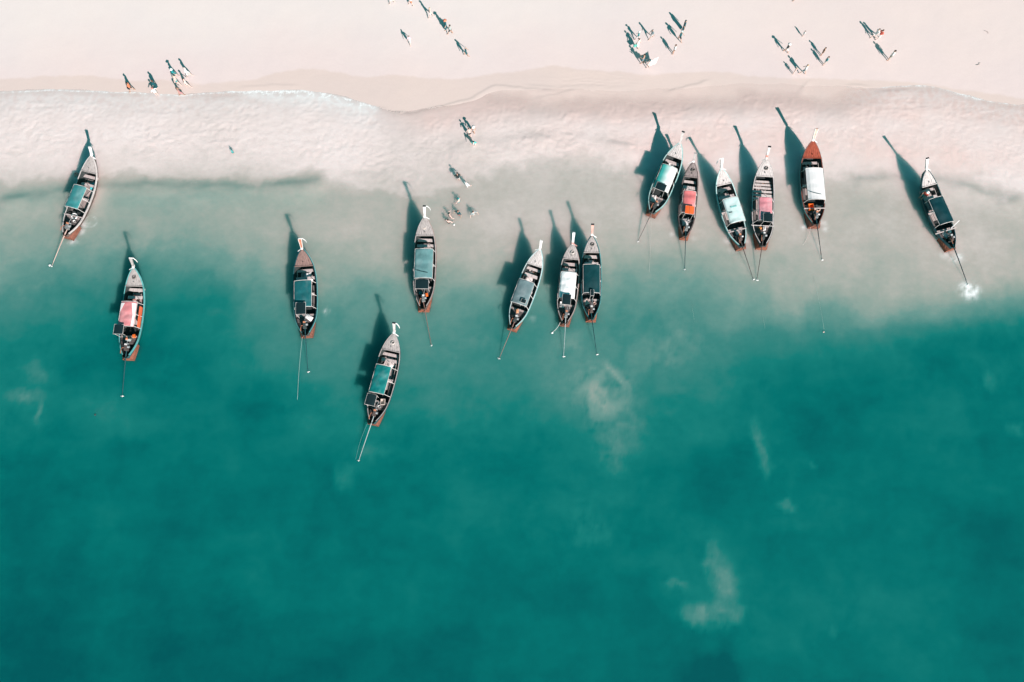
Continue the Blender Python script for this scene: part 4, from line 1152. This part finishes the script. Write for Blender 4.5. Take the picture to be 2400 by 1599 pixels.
# ---------------------------------------------------------------- driftwood on the sand
def twig(x, y, rz, label):
    z = float(ground_z(x, y)) + 0.03
    pts = [(x + a * math.cos(rz) - b * math.sin(rz), y + a * math.sin(rz) + b * math.cos(rz), z + c) for a, b, c in ((-0.3, 0.0, 0.02), (-0.12, -0.08, 0.05), (0.05, -0.05, 0.03), (0.15, 0.07, 0.06), (0.32, 0.1, 0.02))]
    tag(MB().tube(pts, [0.012, 0.022, 0.024, 0.018, 0.008], 6).build('driftwood', wood('drift', (0.34, 0.27, 0.245)), None, True), label, 'driftwood')
twig(52.9, 55.9, 2.2, 'short dark stick on the dry sand near the upper right corner')
twig(51.5, 51.9, 0.3, 'bent dark stick on the sand at the far right')
# ---------------------------------------------------------------- people
def capsules(parts, voxel, smooth=2):
    """tapered limbs fused into one continuous skin"""
    bm = bmesh.new()
    for a, ra, b, rb in parts:
        vs = []
        for c, r in ((a, ra), (b, rb)):
            s = bmesh.ops.create_icosphere(bm, subdivisions=1, radius=r, matrix=Matrix.Translation(c))
            vs += s['verts']
        fs = {f for v in vs for f in v.link_faces}
        bmesh.ops.delete(bm, geom=list(fs), context='FACES_ONLY')
        bmesh.ops.delete(bm, geom=list({e for v in vs for e in v.link_edges}), context='EDGES') if False else None
        bmesh.ops.convex_hull(bm, input=vs)
    me = bpy.data.meshes.new('body')
    bm.to_mesh(me)
    bm.free()
    o = bpy.data.objects.new('tmp', me)
    col.objects.link(o)
    md = o.modifiers.new('r', 'REMESH')
    md.mode = 'VOXEL'
    md.voxel_size = voxel
    sm = o.modifiers.new('s', 'SMOOTH')
    sm.factor = 0.5
    sm.iterations = smooth
    dg = bpy.context.evaluated_depsgraph_get()
    out = bpy.data.meshes.new_from_object(o.evaluated_get(dg))
    bpy.data.objects.remove(o)
    bpy.data.meshes.remove(me)
    out.polygons.foreach_set('use_smooth', [True] * len(out.polygons))
    return out

def skeleton(pose):
    """joints of a 1.7 m figure facing +y"""
    J = dict(head=(0, 0.01, 1.60), neck=(0, -0.01, 1.46), chest=(0, -0.01, 1.28), hips=(0, 0, 0.95))
    st = {'stand': (0.03, -0.03), 'walk': (0.30, -0.26), 'stride': (-0.24, 0.28), 'wade': (0.12, -0.08), 'carry': (0.10, -0.14), 'lean': (0.05, -0.06), 'sit': (0.0, 0.0)}[pose]
    arm = {'stand': (0.05, 0.0), 'walk': (-0.16, 0.2), 'stride': (0.2, -0.16), 'wade': (0.18, 0.12), 'carry': (0.28, 0.3), 'lean': (0.25, 0.22), 'sit': (0.2, 0.25)}[pose]
    for s, nm, f, a in ((-1, 'l', st[0], arm[0]), (1, 'r', st[1], arm[1])):
        J[nm + 'hip'] = (s * 0.09, 0, 0.90)
        if pose == 'sit':
            J[nm + 'hip'] = (s * 0.10, 0, 0.50)
            J[nm + 'knee'] = (s * 0.14, 0.42, 0.50)
            J[nm + 'ankle'] = (s * 0.14, 0.40, 0.08)
        else:
            J[nm + 'knee'] = (s * 0.10, f * 0.5 + 0.05, 0.49)
            J[nm + 'ankle'] = (s * 0.10, f, 0.09 + (0.05 if f < -0.2 else 0))
        J[nm + 'sho'] = (s * 0.19, -0.01, 1.38)
        out = 0.16 if pose in ('wade',) else 0.06
        if pose in ('carry',):
            J[nm + 'elb'] = (s * 0.25, 0.06, 1.12)
            J[nm + 'wri'] = (s * 0.16, 0.30, 1.14)
        elif pose in ('lean', 'wade'):
            J[nm + 'elb'] = (s * (0.25 + out), 0.05, 1.14)
            J[nm + 'wri'] = (s * (0.24 + out * 1.3), 0.05 + a, 1.02)
        elif pose == 'sit':
            J[nm + 'elb'] = (s * 0.27, 0.05, 1.13)
            J[nm + 'wri'] = (s * 0.2, 0.28, 1.0)
        else:
            J[nm + 'elb'] = (s * 0.25, a * 0.4 - 0.03, 1.11)
            J[nm + 'wri'] = (s * 0.27, a + 0.02, 0.88)
    if pose == 'sit':
        for k in list(J):
            if k in ('head', 'neck', 'chest', 'hips') or k[1:] in ('sho', 'elb', 'wri'):
                J[k] = (J[k][0], J[k][1], J[k][2] - 0.40)
    if pose == 'lean':
        for k in list(J):
            z = J[k][2]
            if z > 0.96:
                J[k] = (J[k][0], J[k][1] + (z - 0.95) * 0.45, z - (z - 0.95) * 0.10)
    return {k: Vector(v) for k, v in J.items()}

def make_pose(pose):
    J = skeleton(pose)
    P = []
    c = lambda a, ra, b, rb: P.append((Vector(a), ra, Vector(b), rb))
    V = Vector
    for s in (-1, 1):
        c(J['hips'] + V((s * 0.06, 0, -0.03)), 0.105, J['chest'] + V((s * 0.055, 0, -0.12)), 0.095)
        c(J['chest'] + V((s * 0.055, 0, -0.12)), 0.095, J['chest'] + V((s * 0.075, 0, 0.05)), 0.105)
    c(J['lsho'], 0.058, J['rsho'], 0.058)
    c(J['chest'] + V((0, 0, 0.08)), 0.09, J['neck'], 0.058)
    c(J['neck'], 0.055, J['head'] + V((0, -0.01, -0.06)), 0.058)
    h = J['head']
    c(h + V((0, -0.015, 0.03)), 0.098, h + V((0, 0.015, -0.02)), 0.088)
    c(h + V((0, 0.03, -0.06)), 0.055, h + V((0, 0.055, -0.085)), 0.04)       # jaw
    c(h + V((0, 0.09, 0.0)), 0.012, h + V((0, 0.108, -0.035)), 0.018)        # nose
    c(h + V((-0.04, 0.085, 0.02)), 0.014, h + V((0.04, 0.085, 0.02)), 0.014) # brow
    c(h + V((-0.02, 0.093, -0.07)), 0.01, h + V((0.02, 0.093, -0.07)), 0.01) # lips
    for s in (-1, 1):
        c(h + V((s * 0.092, -0.01, 0.01)), 0.018, h + V((s * 0.09, -0.005, -0.03)), 0.012)
    for n, s in (('l', -1), ('r', 1)):
        c(J[n + 'hip'], 0.092, J[n + 'knee'], 0.06)
        k, a = J[n + 'knee'], J[n + 'ankle']
        c(k, 0.058, k.lerp(a, 0.35) + V((0, -0.02, 0)), 0.06)
        c(k.lerp(a, 0.35) + V((0, -0.02, 0)), 0.06, a, 0.038)
        c(a + V((0, -0.03, -0.045)), 0.038, a + V((s * 0.02, 0.14, -0.06)), 0.032)
        c(J[n + 'sho'], 0.056, J[n + 'elb'], 0.044)
        e, w = J[n + 'elb'], J[n + 'wri']
        c(e, 0.043, w, 0.03)
        d = (w - e).normalized()
        sd = d.cross(V((s * 1.0, 0.2, 0))).normalized()
        pm = w + d * 0.075
        c(w, 0.03, pm, 0.036)
        bend = (V((-s, 0, 0)) - d * d.dot(V((-s, 0, 0)))).normalized()
        for i, ln in enumerate((0.066, 0.076, 0.07, 0.055)):
            b0 = pm + sd * (-0.036 + 0.024 * i) + d * 0.02
            m1 = b0 + d * ln * 0.55 + sd * (-0.006 + 0.004 * i)
            c(b0, 0.0105, m1, 0.0100)
            c(m1, 0.0100, m1 + d * ln * 0.4 + bend * 0.03, 0.009)
        t0 = w + d * 0.03 - sd * 0.03
        c(t0, 0.012, t0 + d * 0.035 - sd * 0.035, 0.011)
        c(t0 + d * 0.035 - sd * 0.035, 0.011, t0 + d * 0.065 - sd * 0.04 + bend * 0.012, 0.0095)
    S = {'body': capsules(P, 0.0125, 2)}
    # clothes follow the body
    P = []
    for s in (-1, 1):
        c(J['hips'] + V((s * 0.06, 0, 0.0)), 0.128, J['chest'] + V((s * 0.055, 0, -0.12)), 0.112)
        c(J['chest'] + V((s * 0.055, 0, -0.12)), 0.112, J['chest'] + V((s * 0.078, 0, 0.06)), 0.122)
    c(J['lsho'] + V((0, 0, -0.005)), 0.07, J['rsho'] + V((0, 0, -0.005)), 0.07)
    for n in 'lr':
        c(J[n + 'sho'], 0.07, J[n + 'sho'].lerp(J[n + 'elb'], 0.75), 0.062)
    S['shirt'] = capsules(P, 0.02, 2)
    P = []
    for s in (-1, 1):
        c(J['hips'] + V((s * 0.06, 0, -0.04)), 0.122, J['hips'] + V((s * 0.055, 0, 0.08)), 0.112)
    for n in 'lr':
        c(J[n + 'hip'], 0.108, J[n + 'hip'].lerp(J[n + 'knee'], 0.72), 0.088)
    S['shorts'] = capsules(P, 0.02, 2)
    P = []
    for n in 'lr':
        c(J[n + 'hip'] + V((0, 0, 0.02)), 0.108, J[n + 'hip'].lerp(J[n + 'knee'], 0.22), 0.10)
    c(J['hips'] + V((-0.05, 0, -0.02)), 0.118, J['hips'] + V((0.05, 0, -0.02)), 0.118)
    S['swim_bottoms'] = capsules(P, 0.02, 2)
    P = []
    for s in (-1, 1):
        c(J['chest'] + V((s * 0.075, 0.02, 0.02)), 0.112, J['chest'] + V((s * 0.07, 0.015, -0.03)), 0.11)
    S['swim_top'] = capsules(P, 0.02, 2)
    if pose != 'sit':
        P = []
        for s in (-1, 1):
            c(J['hips'] + V((s * 0.06, 0, 0.0)), 0.128, J['chest'] + V((s * 0.078, 0, 0.06)), 0.122)
        c(J['lsho'], 0.07, J['rsho'], 0.07)
        for n in 'lr':
            c(J[n + 'sho'], 0.07, J[n + 'sho'].lerp(J[n + 'elb'], 0.95), 0.065)
            a = J[n + 'ankle']
            c(J[n + 'hip'], 0.13, a + V((0, 0, 0.20)), 0.13)
            c(J['hips'], 0.14, (J['lankle'] + J['rankle']) * 0.5 + V((0, 0, 0.20)), 0.12)
        S['robe'] = capsules(P, 0.022, 3)
        P = []
        for s in (-1, 1):
            c(J['hips'] + V((s * 0.06, 0, 0.0)), 0.122, J['chest'] + V((s * 0.07, 0, 0.04)), 0.12)
        for n in 'lr':
            c(J[n + 'sho'] + V((0, 0, -0.01)), 0.066, J[n + 'sho'].lerp(J[n + 'elb'], 0.3), 0.062)
            c(J[n + 'hip'], 0.12, J[n + 'knee'] + V((0, 0, 0.02)), 0.115)
        c(J['lhip'], 0.13, (J['rknee'] + J['lknee']) * 0.5, 0.12)
        S['dress'] = capsules(P, 0.022, 3)
    h = J['head']
    P = [(h + V((0, -0.028, 0.045)), 0.103, h + V((0, -0.035, 0.005)), 0.098)]
    S['hair'] = capsules(P, 0.014, 1)
    P = P + [(h + V((0, -0.06, 0.0)), 0.08, h + V((0, -0.085, -0.22)), 0.05), (h + V((-0.05, -0.05, 0)), 0.06, h + V((-0.04, -0.08, -0.2)), 0.04), (h + V((0.05, -0.05, 0)), 0.06, h + V((0.04, -0.08, -0.2)), 0.04)]
    S['long_hair'] = capsules(P, 0.014, 1)
    b = MB()
    b.lathe((h.x, h.y - 0.01, h.z + 0.03), [(0.19, 0.0), (0.20, 0.012), (0.125, 0.03), (0.115, 0.10), (0.06, 0.125), (0.01, 0.13)], 18)
    S['hat'] = mesh_of('hat', b.v, b.f, True)
    b = MB()
    b.lathe((h.x, h.y - 0.015, h.z + 0.03), [(0.112, 0.0), (0.114, 0.03), (0.10, 0.075), (0.05, 0.10), (0.01, 0.105)], 14)
    b.box((h.x, h.y + 0.13, h.z + 0.035), (0.14, 0.12, 0.014))
    S['cap'] = mesh_of('cap', b.v, b.f)
    b = MB()
    for s in (-1, 1):
        b.lathe((h.x + s * 0.034, h.y + 0.092, h.z + 0.002), [(0.002, -0.012), (0.011, -0.006), (0.011, 0.006), (0.002, 0.012)], 6, 'Z')
    S['eyes'] = mesh_of('eyes', b.v, b.f, True)
    return S

POSES = {p: make_pose(p) for p in ('stand', 'walk', 'stride', 'wade', 'carry', 'lean', 'sit')}
SKIN = {'fair': (0.58, 0.41, 0.34), 'tan': (0.42, 0.26, 0.19), 'pink': (0.62, 0.45, 0.40), 'brown': (0.22, 0.12, 0.085)}
HAIRC = {'dark': (0.02, 0.016, 0.015), 'brown': (0.09, 0.045, 0.03), 'blond': (0.45, 0.32, 0.20), 'grey': (0.33, 0.31, 0.30)}
W_, T_, DT, K_, OR, PK, GR, RD, MN = (0.74, 0.73, 0.72), (0.02, 0.26, 0.27), (0.006, 0.075, 0.09), (0.015, 0.02, 0.022), (0.66, 0.20, 0.10), (0.60, 0.42, 0.42), (0.30, 0.34, 0.34), (0.60, 0.10, 0.07), (0.10, 0.45, 0.38)
GB, GW_ = 'people strolling on the beach', 'people wading in the shallows'

def person(x, y, hgt, face, pose, skin, clothes, head, label, group=GB, z=None, extra=None):
    """clothes: [(piece, colour)], head: (piece, colour)"""
    if z is None:
        z = float(ground_z(x, y)) + 0.004
    t = thing('person', label, 'person', (x, y, z), math.radians(face), group)
    s = hgt / 1.71
    t.scale = (s, s, s)
    M = POSES[pose]
    link('body', M['body'], plain('skin_' + skin, SKIN[skin], 0.6), t)
    link('eyes', M['eyes'], plain('eyes', (0.02, 0.015, 0.012), 0.3), t)
    for piece, c in clothes:
        link(piece, M[piece], cloth('wear%s' % (c,), c, 0.12), t)
    for piece, c in head:
        link(piece, M[piece], plain('head%s' % (c,), c, 0.8), t)
    return t

D, B_, BL, G_ = ('hair', HAIRC['dark']), ('hair', HAIRC['brown']), ('hair', HAIRC['blond']), ('hair', HAIRC['grey'])
LD, LB, LBL = ('long_hair', HAIRC['dark']), ('long_hair', HAIRC['brown']), ('long_hair', HAIRC['blond'])
# on the sand at the left, by the swash edge
person(-41.52, 48.66, 1.66, 95, 'walk', 'tan', [('shirt', OR), ('shorts', K_)], [D], 'person in an orange shirt and dark shorts walking along the swash edge')
person(-38.88, 48.98, 1.60, 80, 'stand', 'fair', [('robe', DT)], [LB], 'person in a long dark robe at the swash edge at left')
person(-36.91, 50.34, 1.60, -80, 'walk', 'fair', [('shirt', T_), ('shorts', T_)], [('hat', W_)], 'person in teal clothes and white sun hat, uppermost but one of the left group')
person(-36.52, 49.44, 1.68, -95, 'stride', 'pink', [('swim_bottoms', T_)], [BL], 'bare-chested person in teal trunks behind the white sun hat')
person(-35.47, 50.40, 1.76, -85, 'walk', 'pink', [('shirt', W_), ('shorts', W_)], [G_], 'person all in white, topmost of the left group')
person(-35.46, 49.12, 1.66, -70, 'stride', 'pink', [('swim_bottoms', PK), ('swim_top', W_)], [B_], 'person in a pale swimsuit with brown hair below the one all in white')
person(-38.73, 48.09, 1.55, 40, 'wade', 'pink', [('shirt', W_), ('swim_bottoms', W_)], [('cap', (0.62, 0.22, 0.18))], 'person in white with a salmon cap stepping into the swash')
person(-36.12, 48.12, 1.62, -60, 'stride', 'tan', [('dress', (0.38, 0.20, 0.20))], [LD], 'person in a maroon dress with long dark hair at the foam line')
person(-29.84, 41.12, 0.85, 30, 'stand', 'tan', [('shirt', T_), ('shorts', T_)], [('cap', (0.10, 0.60, 0.58))], 'small child in turquoise alone in the wash at left', GW_, z=-0.12)
# top centre
person(-13.42, 59.50, 1.70, 90, 'walk', 'pink', [('shirt', W_), ('shorts', W_)], [BL], 'person in white cut off by the top edge, left of centre')
person(-11.28, 59.25, 1.70, 90, 'stride', 'pink', [('shirt', W_), ('shorts', OR)], [D], 'person in orange shorts at the top edge')
person(-9.07, 57.70, 1.72, -80, 'walk', 'pink', [('swim_bottoms', W_)], [BL], 'bare blond person walking near the top edge')
person(-7.36, 56.20, 1.72, 100, 'stand', 'fair', [('robe', (0.008, 0.10, 0.115))], [('hat', (0.66, 0.20, 0.12))], 'person in a dark teal robe and red hat')
person(-6.84, 55.66, 1.62, 80, 'walk', 'tan', [('shirt', (0.36, 0.42, 0.41)), ('shorts', K_)], [D], 'person in a grey shirt beside the red hat')
person(-11.31, 54.42, 1.40, 170, 'walk', 'pink', [('shirt', (0.62, 0.48, 0.54)), ('shorts', W_)], [B_], 'short person in lilac top and white shorts alone left of centre')
person(-5.08, 52.96, 1.60, -90, 'stride', 'tan', [('shirt', DT), ('shorts', DT)], [G_], 'person striding in dark teal clothes, lowest on the sand at centre')
# in the shallows, centre
person(-4.54, 43.22, 1.60, 20, 'lean', 'pink', [('swim_bottoms', K_)], [B_], 'bare-chested person leaning beside a sun hat in the wash', GW_)
person(-4.12, 43.62, 1.58, 160, 'carry', 'tan', [('swim_top', W_), ('swim_bottoms', W_)], [('hat', W_)], 'person in white sun hat in the wash at centre', GW_)
person(-4.06, 42.14, 1.66, 175, 'lean', 'fair', [('shirt', (0.03, 0.42, 0.40)), ('shorts', W_)], [D], 'person in a bright turquoise shirt bending in the wash', GW_)
person(-5.73, 38.10, 1.66, 10, 'lean', 'tan', [('shirt', K_), ('swim_bottoms', W_)], [D], 'person in a black top, uppermost of the bathers below the wash', GW_)
person(-4.80, 37.32, 1.70, -40, 'wade', 'pink', [('shirt', (0.80, 0.80, 0.80)), ('shorts', W_)], [G_], 'person all in bright white among the bathers', GW_)
person(-5.61, 35.60, 1.66, 60, 'wade', 'pink', [('swim_bottoms', T_)], [('cap', T_)], 'bather with a teal cap below the one in bright white', GW_, z=-0.85)
person(-5.63, 34.15, 1.68, 150, 'wade', 'tan', [('shirt', DT), ('shorts', RD)], [('hair', (0.16, 0.06, 0.04))], 'bather in a dark top between two bare ones', GW_, z=-0.80)
person(-4.05, 34.10, 1.68, -150, 'wade', 'fair', [('shirt', GR)], [LD], 'bather in a grey top, rightmost in the shallows', GW_, z=-0.80)
person(-6.54, 33.95, 1.70, -60, 'wade', 'pink', [('shorts', K_)], [D], 'bare bather, upper of the two leftmost', GW_, z=-0.90)
person(-6.65, 33.22, 1.72, -20, 'wade', 'pink', [('shorts', K_)], [D], 'bare bather, lower of the two leftmost', GW_, z=-0.88)
# right of centre
person(19.09, 56.16, 1.78, -100, 'stand', 'tan', [('robe', (0.006, 0.06, 0.075))], [('long_hair', (0.01, 0.05, 0.06))], 'person in a dark robe, uppermost right of centre')
person(18.60, 54.87, 1.74, -120, 'stride', 'tan', [('shirt', (0.006, 0.085, 0.10)), ('shorts', K_)], [('cap', (0.45, 0.55, 0.54))], 'person in a dark teal shirt below the dark robe')
person(17.87, 53.25, 1.66, 80, 'stand', 'tan', [('shirt', W_), ('swim_bottoms', K_)], [B_], 'person in a white top and black shorts alone right of centre')
person(15.47, 55.14, 1.58, 110, 'walk', 'tan', [('shirt', (0.20, 0.26, 0.28)), ('shorts', (0.5, 0.48, 0.47))], [G_], 'grey-haired person in a slate shirt striding')
person(13.96, 54.96, 1.50, 75, 'walk', 'pink', [('shirt', T_), ('shorts', W_)], [('cap', W_)], 'person in a teal top and white cap')
person(13.90, 53.96, 1.70, 60, 'stride', 'fair', [('dress', (0.78, 0.77, 0.76))], [B_], 'person in a white dress with a green bag')
person(14.40, 52.05, 1.74, 70, 'carry', 'tan', [('shorts', (0.16, 0.26, 0.30))], [D], 'bare-chested person in blue shorts beside a spread white sheet')
person(15.00, 51.48, 1.62, 60, 'carry', 'pink', [('swim_bottoms', W_), ('swim_top', W_)], [('long_hair', DT)], 'person with dark teal headwear holding a white sheet')
# right
person(31.98, 59.95, 1.65, 90, 'walk', 'tan', [('shirt', OR), ('shorts', K_)], [D], 'person cut off by the top edge at right')
person(32.39, 55.42, 0.98, 90, 'stand', 'fair', [('shirt', W_), ('shorts', W_)], [D], 'small child in white near the top right')
person(30.31, 53.44, 1.56, -95, 'stride', 'tan', [('shirt', (0.03, 0.05, 0.055)), ('shorts', W_)], [('hat', W_)], 'person in a dark shirt and white hat at right')
person(34.25, 53.03, 1.48, 80, 'stand', 'tan', [('swim_top', DT), ('swim_bottoms', K_)], [B_], 'brown-haired person in a dark bikini, upper of a pair at right')
person(34.44, 51.86, 1.58, 80, 'stand', 'fair', [('shirt', (0.10, 0.30, 0.32)), ('shorts', W_)], [B_], 'person in a teal top and white shorts, lower of a pair at right')
person(41.64, 52.46, 1.82, 65, 'stand', 'tan', [('shirt', W_), ('shorts', (0.02, 0.20, 0.20))], [D], 'tall person in a white shirt and dark green shorts at far right')
person(40.25, 55.18, 1.66, 110, 'stride', 'fair', [('shirt', W_), ('shorts', W_)], [D], 'person in white beside a red top at far right')
person(40.68, 55.06, 1.68, -70, 'walk', 'pink', [('shirt', (0.62, 0.12, 0.08)), ('shorts', W_)], [B_], 'person in a red top at far right')
person(31.00, 50.74, 1.22, 60, 'stand', 'pink', [('swim_top', PK), ('swim_bottoms', PK)], [BL], 'child in pale pink beside a tall person in white')
person(32.01, 50.74, 1.80, 60, 'walk', 'fair', [('shirt', W_), ('shorts', (0.24, 0.34, 0.36))], [BL], 'person in a white shirt and grey-blue shorts with a child')
# aboard
def aboard(k, x, y, z, hgt, face, pose, skin, clothes, head, label):
    p = on_boat(k, x, y, z)
    person(p[0], p[1], hgt, face - BOATS[k]['turn'], pose, skin, clothes, head, label, 'people aboard the boats', z=p[2])
aboard(14, -0.72, 6.15, 0.72, 1.62, 110, 'sit', 'tan', [('shirt', RD), ('shorts', (0.1, 0.35, 0.36))], [('hat', W_)], 'person in a red shirt and white hat seated on the far-right boat')
aboard(2, 0.25, 1.75, 0.60, 1.64, 10, 'sit', 'tan', [('shirt', GR), ('shorts', K_)], [('cap', OR)], 'helmsman in grey at the stern of the boat with white flaps')

# the white sheet held between two people, the bag, and a small parasol of cloth
g1, g2 = np.meshgrid(np.linspace(-1, 1, 13), np.linspace(0, 1, 9))
sx_, sy_ = 15.42, 51.95
zs = 0.62 + 0.58 * g2 - 0.12 * (1 - g1 ** 2) + 0.05 * fbm(g1 * 2, g2 * 2, 1.0, 3, 5) + float(ground_z(15.4, 51.9))
XX = sx_ - 0.08 + 0.42 * g1 + 0.18 * g2 + 0.08 * g1 * g2
YY = sy_ + 0.30 * g1 * (0.4 + 0.6 * g2) - 0.42 + 0.30 * g2 + 0.05 * np.sin(g1 * 6)
top = np.stack([XX, YY, zs], -1).reshape(-1, 3)
ix = np.arange(117).reshape(9, 13)
f = [(int(ix[j, i]), int(ix[j, i + 1]), int(ix[j + 1, i + 1]), int(ix[j + 1, i])) for j in range(8) for i in range(12)]
rm = [int(q) for q in list(ix[0, :]) + list(ix[1:, -1]) + list(ix[-1, -2::-1]) + list(ix[-2:0:-1, 0])]
f += [tuple(q + 117 for q in reversed(p)) for p in list(f)] + [(rm[i], rm[(i + 1) % len(rm)], rm[(i + 1) % len(rm)] + 117, rm[i] + 117) for i in range(len(rm))]
o = MB().add(list(top) + list(top + np.array([0.004, 0.012, -0.004])), f).build('beach_sheet', cloth('sheet', (0.74, 0.71, 0.69), 0.06), None, True)
tag(o, 'white sheet held spread by a person right of centre', 'sheet')
bz = float(ground_z(13.7, 53.8))
o = thing('beach_bag', 'green bag carried by the person in a white dress', 'bag', (13.62, 53.86, bz + 0.45))
MB().box((0, 0, 0.17), (0.42, 0.16, 0.34), 0.5, 0, 1.15).build('bag_body', cloth('bag', MN), o)
MB().tube([(-0.12, -0.07, 0.34), (-0.06, -0.03, 0.52), (0.06, 0.03, 0.52), (0.12, 0.07, 0.34)], 0.014, 5).build('bag_strap', cloth('bag', MN), o)
o = thing('beach_bag', 'dark bag hanging beside the person in an orange shirt', 'bag', (-41.78, 48.75, float(ground_z(-41.8, 48.75)) + 0.5))
MB().box((0, 0, 0.15), (0.16, 0.36, 0.30), 0.2, 0, 1.1).build('bag_body', cloth('bagk', K_), o)
MB().tube([(0, -0.12, 0.30), (0.02, -0.06, 0.5), (0.02, 0.06, 0.5), (0, 0.12, 0.30)], 0.014, 5).build('bag_strap', cloth('bagk', K_), o)
